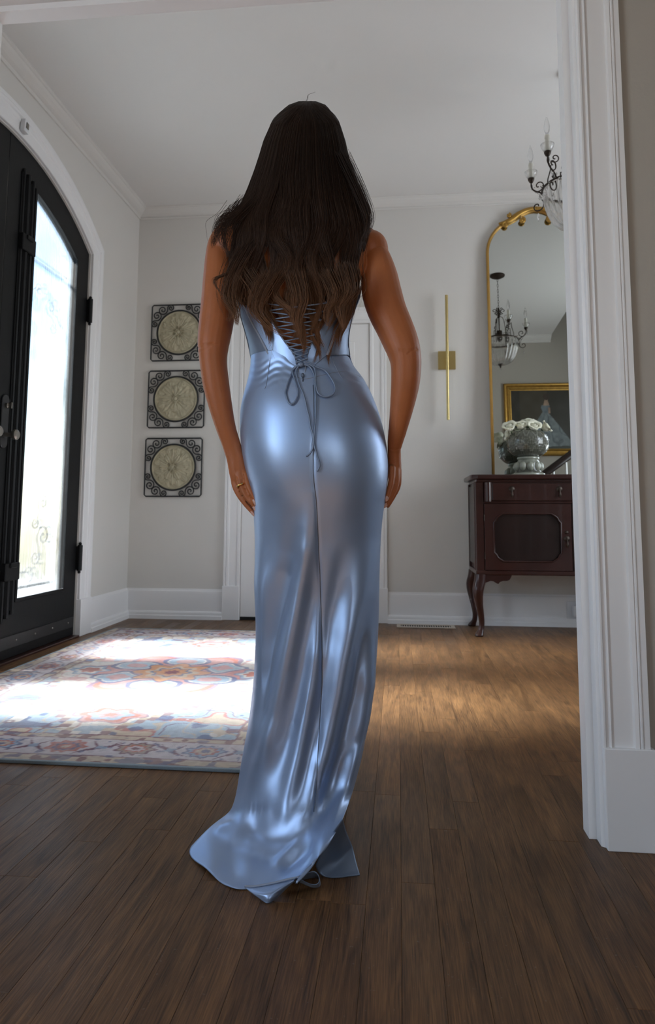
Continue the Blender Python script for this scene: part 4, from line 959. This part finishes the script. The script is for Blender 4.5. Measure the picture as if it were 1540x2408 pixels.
sub(lambda: crease([(466, 818), (480, 815), (500, 807)], -.0022, 1.8)); sub(lambda: crease([(468, 812), (490, 808), (515, 810)], -.0014, 1.8)); sub(lambda: crease([(940, 822), (955, 824), (978, 818)], -.0016, 2.)); sub(lambda: crease([(958, 832), (970, 824), (982, 821)], -.0022, 2.))
sub(lambda: crease([(470, 826), (480, 822), (496, 814)], -.0012, 1.6))
sel = near & (by > 1040) & (by < 1215) & ((bx < 612) | (bx > 895))
sub(lambda: crease([(571, 1118), (575, 1142), (585, 1162), (597, 1180)], -.0034, 1.6)); sub(lambda: crease([(557, 1124), (561, 1146), (573, 1170), (594, 1196)], -.0034, 1.6))
sub(lambda: crease([(548, 1090), (552, 1110), (556, 1124)], .0010, 2.2)); sub(lambda: crease([(562, 1092), (565, 1112), (568, 1124)], .0008, 2.2)); sub(lambda: crease([(915, 1055), (928, 1058), (942, 1056)], -.0012, 1.6))
sel = near & (by > 860) & (by < 1075) & (bx < 580)
sub(lambda: crease([(478, 880), (492, 940), (510, 1000), (530, 1060)], .0009, 2.6)); sub(lambda: crease([(505, 985), (520, 1030), (538, 1080)], .0008, 2.4))
# spine furrow and shoulder blades
sel = near & (by > 560) & (by < 850) & (bx > 560) & (bx < 850)
sub(lambda: crease([(718, 560), (714, 700), (710, 850)], -.006, 12))
co += nrm*disp[:, None]; co -= OFF; bme.vertices.foreach_set('co', co.astype(np.float32).ravel()); bme.update()
bodyo = link('body', bme, wom)
for p0, p1, r, d in nails:
    ax = (p1-p0)/np.linalg.norm(p1-p0); d = d-ax*(d@ax); d /= np.linalg.norm(d); sd = np.cross(ax, d); g = []
    for i in range(9):
        u = i/8; wd = .0050*math.sin(PI*min(.93, .18+.74*u))**.55*(1 if u < .8 else 1-(u-.8)*2.6); c_ = p1+ax*(-.008+.017*u)+d*(r*.92-.0012*u*u)
        g.append([c_+sd*wd*v-d*(abs(v)**2*.0022) for v in np.linspace(-1, 1, 7)])
    o = PL(MB().grid(np.array(g)), 'fingernail', M['nail'], wom, smooth=True); q = o.modifiers.new('t', 'SOLIDIFY'); q.thickness = .0009
for s in (-1, 1):
    PL(MB().ball(tuple(hc+np.array((s*.031, .083, .012))), .0125, 14, 10), 'eye', M['eye'], wom, smooth=True)
PL(MB().ball(tuple(hc+np.array((0, .101, -.056))), .006, 14, 8, (3.4, .8, .7)).ball(tuple(hc+np.array((0, .101, -.066))), .006, 14, 8, (3., .8, .9)), 'lips', M['lip'], wom, smooth=True)
p0, p1 = at(565.5, 1140, Y=1.697), at(573, 1155, Y=1.694); ax = (p1-p0)/np.linalg.norm(p1-p0); e1 = np.cross(ax, (0, 1, 0)); e1 /= np.linalg.norm(e1); e2 = np.cross(e1, ax)
rg = MB()
prof = [(.0102, -.0028), (.0114, -.0020), (.0117, 0), (.0114, .0020), (.0102, .0028)]
rg.grid(np.array([[p0+ax*(h+.002)+e1*r*math.cos(t)+e2*r*math.sin(t) for r, h in prof] for t in np.linspace(0, 2*PI, 40, endpoint=False)]), cu=True, cv=True)
PL(rg, 'ring', M['gold'], wom, smooth=True)

# ------------------------------------------------------------------ skirt: a closed sheet from the waist to the train
def ellrow(y, l, r, Yc, D, F, cheek=0.):
    a, b = at(l, y, Y=Yc), at(r, y, Y=Yc); c = (a+b)/2; h = (b-a)/2; out = []
    for k in range(12):
        t = -PI/2+k*PI/6; s, q = math.sin(t), math.cos(t)
        dep = D*(1-cheek*math.exp(-(s/.28)**2))*q if q >= 0 else F*q
        out.append(c+h*s-np.array((0, dep, 0)))
    return out
VR = [(842, 591, 822, 1.74, .100, .098, 0), (862, 590, 832, 1.74, .104, .10, 0), (885, 586, 851, 1.74, .108, .105, 0), (910, 580, 866, 1.738, .118, .11, 0), (955, 568, 886, 1.736, .136, .12, .0), (1005, 566, 901, 1.734, .150, .12, .03), (1060, 570, 911, 1.732, .156, .12, .04),
      (1115, 581, 913, 1.732, .151, .115, .04), (1160, 592, 909, 1.733, .141, .11, .02), (1205, 598, 901, 1.735, .128, .11, 0), (1260, 600, 896, 1.738, .117, .11, 0), (1330, 602, 893, 1.74, .110, .11, 0), (1400, 604, 892, 1.74, .107, .11, 0), (1480, 604, 890, 1.74, .106, .11, 0),
      (1560, 600, 885, 1.74, .108, .12, 0), (1640, 592, 875, 1.74, .112, .13, 0), (1710, 583, 864, 1.735, .116, .14, 0)]
rows = [ellrow(*v) for v in VR]
low = [  # columns from the left silhouette to the right, each: four points below the last row
    [((571, 1775), 1.725), ((560, 1845), 1.722), ((546, 1905), 1.712), ((500, 1936), .030), ((451, 1986), .004)],
    [((597, 1780), 1.672), ((583, 1860), 1.664), ((556, 1936), .052), ((522, 1990), .020), ((487, 2047), .004)],
    [((637, 1790), 1.630), ((624, 1880), 1.612), ((600, 1965), .040), ((574, 2030), .014), ((546, 2086), .004)],
    [((688, 1795), 1.612), ((676, 1890), 1.592), ((652, 1985), .038), ((624, 2040), .014), ((598, 2084), .006)],
    [((742, 1800), 1.612), ((733, 1895), 1.600), ((706, 1985), .050), ((678, 2040), .024), ((652, 2074), .012)],
    [((794, 1795), 1.640), ((778, 1885), 1.632), ((745, 1975), .080), ((716, 2035), .044), ((694, 2064), .030)],
    [((851, 1785), 1.690), ((828, 1865), 1.682), ((801, 1938), .098), ((757, 2005), .066), ((706, 2062), .038)]]
lc = [[at(*p, Y=q) if q > 1 else at(*p, Z=q) for p, q in c_] for c_ in low]
for i in range(5):
    r = [c_[i] for c_ in lc]; a, b = r[0], r[6]; z = max(.006, rows[16][8][2]*(1-(i+1)/4.)); f = []
    for k in range(1, 6):
        u = k/6; top = rows[16][6+k]; g = np.array((b[0]*(1-u)+a[0]*u, 1.76+.11*math.sin(PI*u)-.02*i*(1-math.sin(PI*u)), z))
        if i >= 3: g = np.array((rows[16][6+k][0]*.9+g[0]*.1, 1.77+.10*math.sin(PI*u), .004))
        cxm = (a[0]+b[0])/2; g[0] = cxm+(g[0]-cxm)*.78
        f.append(g)
    rows.append(r+f)
G = np.array(rows); NUc, NV = 26, 16
G = catmull(G, (len(rows)-1)*NV+1)                                  # along the length
G = np.transpose(catmull(np.transpose(G, (1, 0, 2)), 12*NUc, True), (1, 0, 2))   # around
for _ in range(70): G[1:-1] = (G[:-2]+2*G[1:-1]+G[2:])/4
for _ in range(12): G = (np.roll(G, 1, 1)+2*G+np.roll(G, -1, 1))/4
G[..., 2] = np.maximum(G[..., 2], .0025)
nvv, nuu = G.shape[:2]
du = np.roll(G, -1, 1)-np.roll(G, 1, 1); dv = np.gradient(G, axis=0); NN = np.cross(dv, du); NN /= np.linalg.norm(NN, axis=2)[..., None]+1e-12
NN[NN[..., 1].mean(axis=1) > 1] *= 1
mid = NN[nvv//3, 3*NUc]
if mid[1] > 0: NN = -NN
gxp, gyp = project(G.reshape(-1, 3)); gxp = gxp.reshape(nvv, nuu); gyp = gyp.reshape(nvv, nuu)
cosw = np.cos(-PI/2+np.arange(nuu)/nuu*2*PI); back = np.clip(cosw/.25, 0, 1)[None, :]
folds = [  # polyline in the picture of the gown's back, height, width
    ([(736, 1160), (724, 1260), (706, 1370), (668, 1566), (630, 1725), (598, 1850), (575, 1930)], .014, 20), ([(700, 1230), (668, 1370), (636, 1520), (612, 1680), (592, 1820)], -.014, 30),
    ([(606, 1230), (612, 1400), (606, 1560), (596, 1700), (578, 1850)], .008, 14), ([(742, 1290), (732, 1420), (706, 1580), (672, 1740), (640, 1870)], -.012, 23),
    ([(748, 1420), (742, 1560), (716, 1720), (684, 1860), (655, 1965)], .011, 18), ([(826, 1230), (792, 1390), (764, 1540), (745, 1700), (716, 1850), (690, 1950)], -.014, 25),
    ([(858, 1270), (828, 1470), (790, 1640), (756, 1790), (715, 1920), (675, 2000)], .015, 25), ([(872, 1400), (852, 1530), (822, 1690), (778, 1840), (722, 1955)], -.014, 22),
    ([(884, 1430), (868, 1600), (842, 1730), (812, 1850), (780, 1935), (722, 2030)], .013, 14),
    ([(560, 1960), (600, 1990), (650, 2000), (690, 1990)], .006, 14), ([(520, 1990), (570, 1995), (620, 2018)], -.004, 16), ([(640, 2040), (676, 2012), (720, 1968)], .006, 9), ([(660, 2050), (700, 2016), (742, 1976)], -.005, 8), ([(505, 1950), (530, 1946), (556, 1932)], .008, 8),
    ([(737, 1000), (736, 1110), (744, 1185), (749, 1290), (753, 1400), (757, 1520), (757, 1610), (752, 1710), (745, 1810), (739, 1910), (733, 1970)], -.0030, 4)]
dsp = np.zeros((nvv, nuu))
for pts, amp, wd in folds:
    P = catmull([(a, b) for a, b in pts], 420); s = np.linspace(0, 1, 420)
    m = (gyp > P[:, 1].min()-60) & (gyp < P[:, 1].max()+60) & (back > 0); ix = np.where(m); X, Y = gxp[ix], gyp[ix]
    if len(X) == 0: continue
    D2 = np.hypot(X[:, None]-P[None, :, 0], Y[:, None]-P[None, :, 1]); j = D2.argmin(1); d = D2[np.arange(len(X)), j]
    t = s[j]; fade = np.minimum(1, t/.22)**1.3*np.minimum(1, (1-t)/.25) if amp*0 == 0 and abs(amp) > .0031 else np.minimum(1, t/.08)*np.minimum(1, (1-t)/.05)
    dsp[ix] += amp*(1.1 if abs(amp) > .0031 else 1)*fade*np.exp(-(d/wd)**2*.8)
# gathers at the waistband
wx = (gyp > 842) & (gyp < 915) & (back > 0)
pl = np.sin((gyp-842)/73*PI)**.5*np.exp(-((gxp-632)/46)**2); dsp += np.where(wx, .0011*np.nan_to_num(pl)*np.sin(gyp*.40+gxp*.10+3*np.sin(gxp*.07)), 0)
dsp += np.where(wx, .0009*np.exp(-((gxp-690)/30)**2)*np.sin(gyp*.36-gxp*.20), 0)
dsp += np.where((gyp > 850) & (gyp < 950) & (gxp > 780), .0008*np.sin(gyp*.34-gxp*.14)*np.exp(-((gyp-885)/28)**2), 0)
lump = vnoise(gxp/1000+1, gyp/1000, 22, 71)-.5; dsp += np.where(gyp > 1900, .010, .0025)*lump*(gyp > 1150)
for _ in range(6): dsp[1:-1] = (dsp[:-2]+2*dsp[1:-1]+dsp[2:])/4
dsp *= back
G = G+NN*dsp[..., None]; G[..., 2] = np.maximum(G[..., 2], .002)
skirt = PL(MB().grid(G, cv=True), 'skirt', M['satin'], wom, smooth=True); q = skirt.modifiers.new('t', 'SOLIDIFY'); q.thickness = .0016; q.offset = -1
def on_line(pts, n, lift):
    P = np.array([on_skirt(x, y, lift) for x, y in catmull(pts, n)])
    for _ in range(14): P[1:-1] = (P[:-2]+2*P[1:-1]+P[2:])/4
    return P
def on_skirt(x, y, lift=.001):
    k = np.argmin((gxp-x)**2+(gyp-y)**2+np.where(back > 0, 0, 1e9)); i, j = divmod(k, nuu); return G[i, j]+NN[i, j]*lift
PL(MB().tube(on_line([(737, 905), (738, 1000), (736, 1110), (744, 1185), (749, 1290), (753, 1400), (757, 1520), (757, 1610), (752, 1710), (745, 1810), (739, 1910)], 150, .0006), .0009, 5), 'back_seam', M['zip'], skirt, smooth=True)
PL(MB().tube(on_line([(690, 884), (715, 892), (743, 886), (780, 877), (812, 873), (846, 886)], 40, .0004), .0007, 6), 'waist_seam', M['piping'], skirt, smooth=True)
PL(MB().tube(on_line([(636, 846), (630, 880), (628, 902), (623, 914)], 24, .0006), .0006, 5), 'side_seam', M['piping'], skirt, smooth=True)
PL(MB().tube(on_line([(778, 838), (788, 862), (800, 884), (808, 893)], 24, .0006), .0006, 5), 'side_seam', M['piping'], skirt, smooth=True)
zp = on_skirt(712, 884, .003); PL(MB().ball(tuple(zp), .004, 8, 6, (1, .6, 1.6)).tube([zp+np.array((0, -.002, -.004)), zp+np.array((.001, -.003, -.016))], .0018, 6), 'zip_pull', M['zip'], skirt, smooth=True)
# turned corner of the train, curled hem and the loose front flap
def sheet(name, rows_, m, parent, nu=20, nv=20, th=.0016, wav=0.):
    g = np.array([[at(x, y, Z=z) if z < 1 else at(x, y, Y=z) for x, y, z in r] for r in rows_]); g = catmull(g, nu); g = np.transpose(catmull(np.transpose(g, (1, 0, 2)), nv), (1, 0, 2))
    g[..., 2] = np.maximum(g[..., 2], .001)
    o = PL(MB().grid(g), name, m, parent, smooth=True); q = o.modifiers.new('t', 'SOLIDIFY'); q.thickness = th; q.offset = 0; return o
sheet('turned_corner', [[(574, 2086, .008), (602, 2086, .012), (650, 2078, .022), (705, 2062, .036)], [(592, 2100, .008), (622, 2100, .016), (656, 2090, .022), (692, 2072, .028)], [(612, 2114, .005), (632, 2111, .012), (656, 2100, .014), (674, 2088, .014)], [(626, 2124, .002), (633, 2123, .003), (640, 2119, .003), (650, 2112, .003)]], M['satin'], skirt)
hem = [(576, 2084, .010), (600, 2084, .014), (640, 2077, .022), (680, 2067, .033), (703, 2063, .039)]
PL(MB().tube([at(x, y, Z=z) for x, y, z in [(p[0], p[1], p[2]) for p in catmull(hem, 30)]], .0022, 6), 'hem_stitching', M['piping'], skirt, smooth=True)
sheet('curled_hem', [[(690, 2068, .038), (708, 2058, .040), (724, 2052, .046), (740, 2050, .046), (750, 2062, .036), (749, 2076, .026), (738, 2080, .022), (722, 2076, .026), (704, 2066, .036)],
                     [(694, 2078, .014), (710, 2070, .014), (724, 2066, .016), (742, 2064, .014), (752, 2072, .008), (751, 2084, .003), (738, 2087, .002), (722, 2082, .008), (704, 2074, .016)]], M['satin_back'], skirt, 8, 40)
sheet('front_flap', [[(806, 1925, .125), (780, 1960, .09), (758, 2000, .06), (742, 2035, .03)], [(814, 1955, .085), (794, 1990, .055), (770, 2020, .03), (748, 2050, .012)], [(828, 1990, .040), (806, 2015, .026), (782, 2040, .012), (760, 2060, .004)], [(838, 2030, .014), (818, 2046, .008), (796, 2058, .003), (772, 2063, .002)], [(846, 2058, .002), (826, 2060, .002), (804, 2063, .002), (784, 2064, .002)]], M['satin_back'], skirt, 30, 24)

# ------------------------------------------------------------------ corset
CT = [(700, 557, 845), (720, 561, 838), (745, 566, 829), (770, 573, 823), (795, 580, 820), (820, 586, 820), (838, 590, 822), (856, 592, 826), (880, 590, 842)]
def cor(y, x, lift=0.):
    """point on the corset's curved back at picture row y, column x"""
    ys = [c_[0] for c_ in CT]; l = np.interp(y, ys, [c_[1] for c_ in CT]); r = np.interp(y, ys, [c_[2] for c_ in CT]); D = np.interp(y, [700, 750, 800, 845, 880], [.122, .114, .106, .106, .112])+lift
    s = np.clip((x-(l+r)/2)/((r-l)/2), -1, 1); s2 = math.copysign(abs(s)**1., s); return at(x, y, Y=1.744-D*math.sqrt(max(0, 1-s2*s2))-.002)
def panel(name, L_, R_, m, parent, n=26, k=14, th=.002, lift=0.):
    """L_ and R_: edge polylines (x, y) from top to bottom"""
    a, b = catmull(L_, n), catmull(R_, n); g = np.array([[cor(a[i][1]*(1-u)+b[i][1]*u, a[i][0]*(1-u)+b[i][0]*u, lift) for u in np.linspace(0, 1, k)] for i in range(n)])
    o = PL(MB().grid(g), name, m, parent, smooth=True); q = o.modifiers.new('t', 'SOLIDIFY'); q.thickness = th; return o
corset = panel('corset_panel', [(566, 703), (592, 755), (616, 800), (637, 842)], [(606, 699), (634, 745), (664, 795), (694, 838), (700, 876)][:4]+[(704, 880)], M['satin'], wom, 30, 20)
corset.name = 'corset'
panel('corset_panel', [(772, 700), (757, 742), (741, 785), (724, 830), (716, 880)], [(818, 694), (806, 735), (790, 775), (776, 812), (768, 836)], M['satin'], corset, 30, 20)
panel('mesh_panel', [(557, 703), (566, 745), (580, 795), (592, 852)], [(567, 703), (592, 755), (616, 800), (637, 845)], M['sheer'], corset, 24, 12, .0008)
panel('mesh_panel', [(817, 694), (806, 735), (790, 775), (769, 836)], [(845, 690), (828, 748), (820, 800), (822, 836)], M['sheer'], corset, 24, 12, .0008)
# front of the corset
fr = [[np.array((p[0], 1.744+D*math.sqrt(max(0, 1-s*s)), p[2])) for s, p in [(s, at((l+r)/2+s*(r-l)/2, y, Y=1.744)) for s in np.linspace(-1, 1, 25)]] for y, l, r, D in ((668, 552, 850, .128), (700, 557, 845, .135), (745, 566, 829, .128), (795, 580, 820, .112), (845, 591, 824, .104), (880, 590, 842, .108))]
o = PL(MB().grid(catmull(np.array(fr), 24)), 'corset_front', M['satin'], corset, smooth=True); q = o.modifiers.new('t', 'SOLIDIFY'); q.thickness = .0015
def strip(pts, r, name, m, lift=.003, n=40, flat=1.): return PL(MB().tube([cor(y, x, lift) for x, y in catmull(pts, n)], r, 8, flat=flat), name, m, corset, smooth=True)
strip([(568, 704), (592, 755), (616, 801), (638, 845)], .0036, 'boning', M['piping']); strip([(817, 700), (804, 738), (789, 778), (769, 835)], .0036, 'boning', M['piping'])
strip([(558, 703), (567, 747), (581, 797), (593, 854)], .0018, 'edge_piping', M['zip'], .002); strip([(838, 716), (826, 755), (819, 800), (822, 834)], .0018, 'edge_piping', M['zip'], .002)
strip([(557, 703), (580, 701), (606, 699)], .0014, 'top_hem', M['piping']); strip([(606, 699), (634, 745), (664, 795), (694, 838), (704, 880)], .0013, 'edge_piping', M['piping']); strip([(772, 700), (757, 742), (741, 785), (724, 830), (716, 880)], .0013, 'edge_piping', M['piping'])
# lacing
le = lambda y: np.interp(y, [699, 745, 795, 838, 880], [609, 637, 667, 696, 703]); re_ = lambda y: np.interp(y, [699, 742, 785, 830, 880], [770, 755, 739, 722, 717])
ly = [712, 732, 752, 770, 787, 803, 817, 830, 842, 853]
for i in range(len(ly)-1):
    for s in (0, 1):
        a, b = (le(ly[i]), re_(ly[i+1])) if s == 0 else (re_(ly[i]), le(ly[i+1]))
        strip([(a-3*(1-2*s), ly[i]), (a, ly[i]+1), ((a+b)/2, (ly[i]+ly[i+1])/2), (b, ly[i+1]-1), (b+3*(1-2*s), ly[i+1])], .0019, 'lacing', M['cord'], .0055+.003*s, 16)
for y in ly:
    for f, d in ((le, -2), (re_, 2)): strip([(f(y)+d*1.6, y-2), (f(y)-d*.6, y), (f(y)+d*1.4, y+3)], .0018, 'lace_loop', M['cord'], .005, 10)
def cord(pts, n=110, r=.0021):
    P = []
    for x, y in catmull(pts, n):
        p = cor(y, x, .007) if y < 868 else on_skirt(x, y, .0042); P.append(p)
    P = np.array(P)
    for _ in range(10): P[1:-1] = (P[:-2]+2*P[1:-1]+P[2:])/4
    return PL(MB().tube(P, r, 8), 'bow_cord', M['cord'], corset, smooth=True)
cord([(708, 856), (696, 862), (688, 876), (676, 908), (673, 930), (681, 950), (691, 950), (700, 934), (699, 912), (690, 884), (690, 866), (704, 857)])
cord([(709, 856), (722, 851), (742, 862), (762, 871), (778, 893), (788, 916), (780, 931), (762, 936), (746, 925), (742, 900), (742, 880), (738, 864), (724, 856), (712, 856)])
cord([(704, 858), (697, 872), (702, 900), (716, 938), (727, 985), (735, 1025), (736, 1050), (730, 1066), (719, 1074)])
cord([(712, 857), (728, 862), (738, 884), (741, 920), (743, 960), (740, 1010), (739, 1045), (748, 1078), (752, 1094), (746, 1108)])
PL(MB().ball(tuple(cor(857, 707, .009)), .0062, 10, 8, (1.3, .7, 1)), 'knot', M['cord'], corset, smooth=True)

# ------------------------------------------------------------------ hair: a dark mass under some ten thousand strands in locks
HO = [(235, 714, 728), (239, 696, 750), (247, 673, 771), (262, 655, 784), (285, 640, 797), (330, 620, 812), (370, 608, 821), (400, 598, 829), (450, 580, 846), (480, 566, 856), (505, 553, 864), (530, 545, 868), (560, 540, 864), (600, 541, 852), (650, 546, 846), (700, 556, 842), (740, 582, 836), (790, 612, 806)]
hy = [h[0] for h in HO]
def hull(y, s):
    """hair surface: s -1.25..1.25 runs from the left over the back to the right (beyond 1: towards the face)"""
    l = np.interp(y, hy, [h[1] for h in HO]); r = np.interp(y, hy, [h[2] for h in HO])
    Yc = np.interp(y, [236, 300, 420, 520, 600, 780], [1.745, 1.745, 1.74, 1.725, 1.705, 1.69]); D = np.interp(y, [236, 250, 280, 330, 420, 480, 540, 600, 680, 790], [.03, .07, .100, .122, .130, .128, .118, .100, .086, .072])
    a = s*PI/2; return at((l+r)/2+(r-l)/2*math.sin(a), y, Y=Yc-D*math.cos(a))
def hull_np(y, s, dep):
    l = np.interp(y, hy, [h[1] for h in HO]); r = np.interp(y, hy, [h[2] for h in HO])
    Yc = np.interp(y, [236, 300, 420, 520, 600, 780], [1.745, 1.745, 1.74, 1.725, 1.705, 1.69]); D = np.interp(y, [236, 250, 280, 330, 420, 480, 540, 600, 680, 790], [.03, .07, .100, .122, .130, .128, .118, .100, .086, .072])
    a = s*PI/2; x = (l+r)/2+(r-l)/2*np.sin(a)*(1-.10*dep); Y = Yc-D*np.cos(a)*(1-.18*dep)
    d = CF+((x-PX)/FPX)[..., None]*CR-((y-PY)/FPX)[..., None]*CU
    return CC+d*(Y/d[..., 1])[..., None]
ys = np.concatenate([[238], np.linspace(246, 592, 44)]); ss = np.linspace(-1.35, 1.35, 60)
g = np.array([[hull_np(np.array(y), np.array(s), np.array(.8+1.6*max(0, (y-520)/100)))for s in ss*(1 if y < 470 else max(.72, 1-(y-470)/420))] for y in ys])
core = PL(MB().grid(g), 'hair', M['hair_core'], wom, smooth=True); q = core.modifiers.new('t', 'SOLIDIFY'); q.thickness = .012; q.offset = -1
NS_, NP = 13000, 34; rs = np.random.RandomState(5)
NL = 54; lk_s = np.sort(rs.uniform(-1.12, 1.12, NL)); lk_end = np.interp(lk_s, [-1.12, -.9, -.6, -.3, 0, .35, .6, .85, 1.12], [690, 735, 752, 770, 782, 774, 775, 752, 650])+rs.randn(NL)*30
lk_ph = rs.uniform(0, 6.28, NL); lk_am = rs.uniform(.5, 1.5, NL); lk_fr = rs.uniform(4.0, 6.5, NL); lk_dep = rs.uniform(-.2, 1.1, NL); lk_sx = rs.randn(NL)*.05
L_ = rs.randint(0, NL, NS_); t = np.linspace(0, 1, NP)[None, :]
s0 = lk_s[L_]+rs.randn(NS_)*.012; off = rs.randn(NS_)*.055; clump = np.clip(rs.uniform(.60, 1.15, NS_), 0, 1)
ystart = 238+rs.rand(NS_)**2*55; yend = lk_end[L_]+rs.randn(NS_)*14-np.abs(rs.randn(NS_))*12
y = ystart[:, None]+(yend-ystart)[:, None]*t
tt = np.clip((y-400)/300, 0, 1)
S = s0[:, None]*(1-.0*t)+off[:, None]*(1-clump[:, None]*tt**1.3)+lk_sx[L_][:, None]*tt
wav = np.sin(lk_fr[L_][:, None]*2.2*(y-430)/330+lk_ph[L_][:, None]+rs.randn(NS_)[:, None]*.14)*lk_am[L_][:, None]*tt
S = S+.078*wav; dep = np.clip(lk_dep[L_][:, None]*(.3+.7*tt)+rs.rand(NS_)[:, None]*.35-.30*tt*np.cos(lk_fr[L_][:, None]*2.2*(y-430)/330+lk_ph[L_][:, None])*lk_am[L_][:, None], -.35, 1.2)
# wide s only near the head: strands behind the shoulders fall on the back
S = np.sign(S)*np.minimum(np.abs(S), np.interp(y, [236, 430, 520, 800], [1.3, 1.22, 1.04, 1.0]))
# sparse flyaways
fly = rs.rand(NS_) < .035; dep = dep-fly[:, None]*rs.rand(NS_)[:, None]*.9*(.25+.75*tt)
# the parting: roots gather at the crown line
P = hull_np(y, S*np.clip(.25+(y-236)/70, .25, 1), dep)
extra = []
def wisp(px, n, spread, y_depth, sc=1.):
    m = len(px); env = np.interp(np.linspace(0, 1, m), [0, .45, .8, 1], [1.8, 1.5, .8, .35])
    for _ in range(n):
        o_ = rs.randn(2)*spread; cut = m if rs.rand() < .6 else max(3, m-1)
        Q = catmull([(x+o_[0]*env[i]+rs.randn()*spread*.22, yy+o_[1]*.8*(i < m-1)+rs.randn()*spread*.5*(i == m-1)) for i, (x, yy) in enumerate(px[:cut])], NP); dj = y_depth+rs.randn()*.007
        extra.append([at(a, b, Y=dj) for a, b in Q])
wisp([(590, 470), (560, 500), (528, 520), (512, 548), (502, 575)], 110, 9, 1.655); wisp([(575, 480), (540, 520), (528, 560), (536, 600)], 120, 8, 1.65)
wisp([(590, 560), (556, 610), (540, 640), (508, 655), (505, 668), (520, 690)], 34, 2.2, 1.63); wisp([(580, 580), (548, 640), (536, 690), (552, 730), (556, 760)], 160, 7, 1.625)
wisp([(575, 600), (556, 650), (545, 690), (548, 730), (536, 752)], 70, 9, 1.63); wisp([(800, 360), (838, 440), (862, 500), (864, 535), (846, 575)], 150, 5, 1.665)
wisp([(640, 640), (612, 690), (606, 730), (634, 765), (668, 790)], 90, 7, 1.605); wisp([(700, 640), (712, 700), (700, 750), (706, 785)], 110, 7, 1.60); wisp([(770, 640), (790, 690), (772, 730), (770, 765)], 120, 6, 1.605); wisp([(810, 620), (822, 680), (800, 720), (808, 770)], 130, 7, 1.61)
wisp([(590, 640), (612, 680), (598, 720), (604, 745)], 60, 8, 1.61); wisp([(720, 240), (724, 232), (726, 222), (742, 215)], 3, 2, 1.74)
E_ = np.array(extra); P = np.concatenate([P, E_]); NT = len(P)
hd = bpy.data.hair_curves.new('hair_strands'); hd.add_curves([NP]*NT)
hd.attributes['position'].data.foreach_set('vector', (P-OFF).astype(np.float32).ravel())
ra = hd.attributes.get('radius') or hd.attributes.new('radius', 'FLOAT', 'POINT')
ra.data.foreach_set('value', np.tile((.00042*(1-.72*np.linspace(0, 1, NP)**2)), NT).astype(np.float32))
hd.materials.append(M['hair']); link('hair_strands', hd, core)
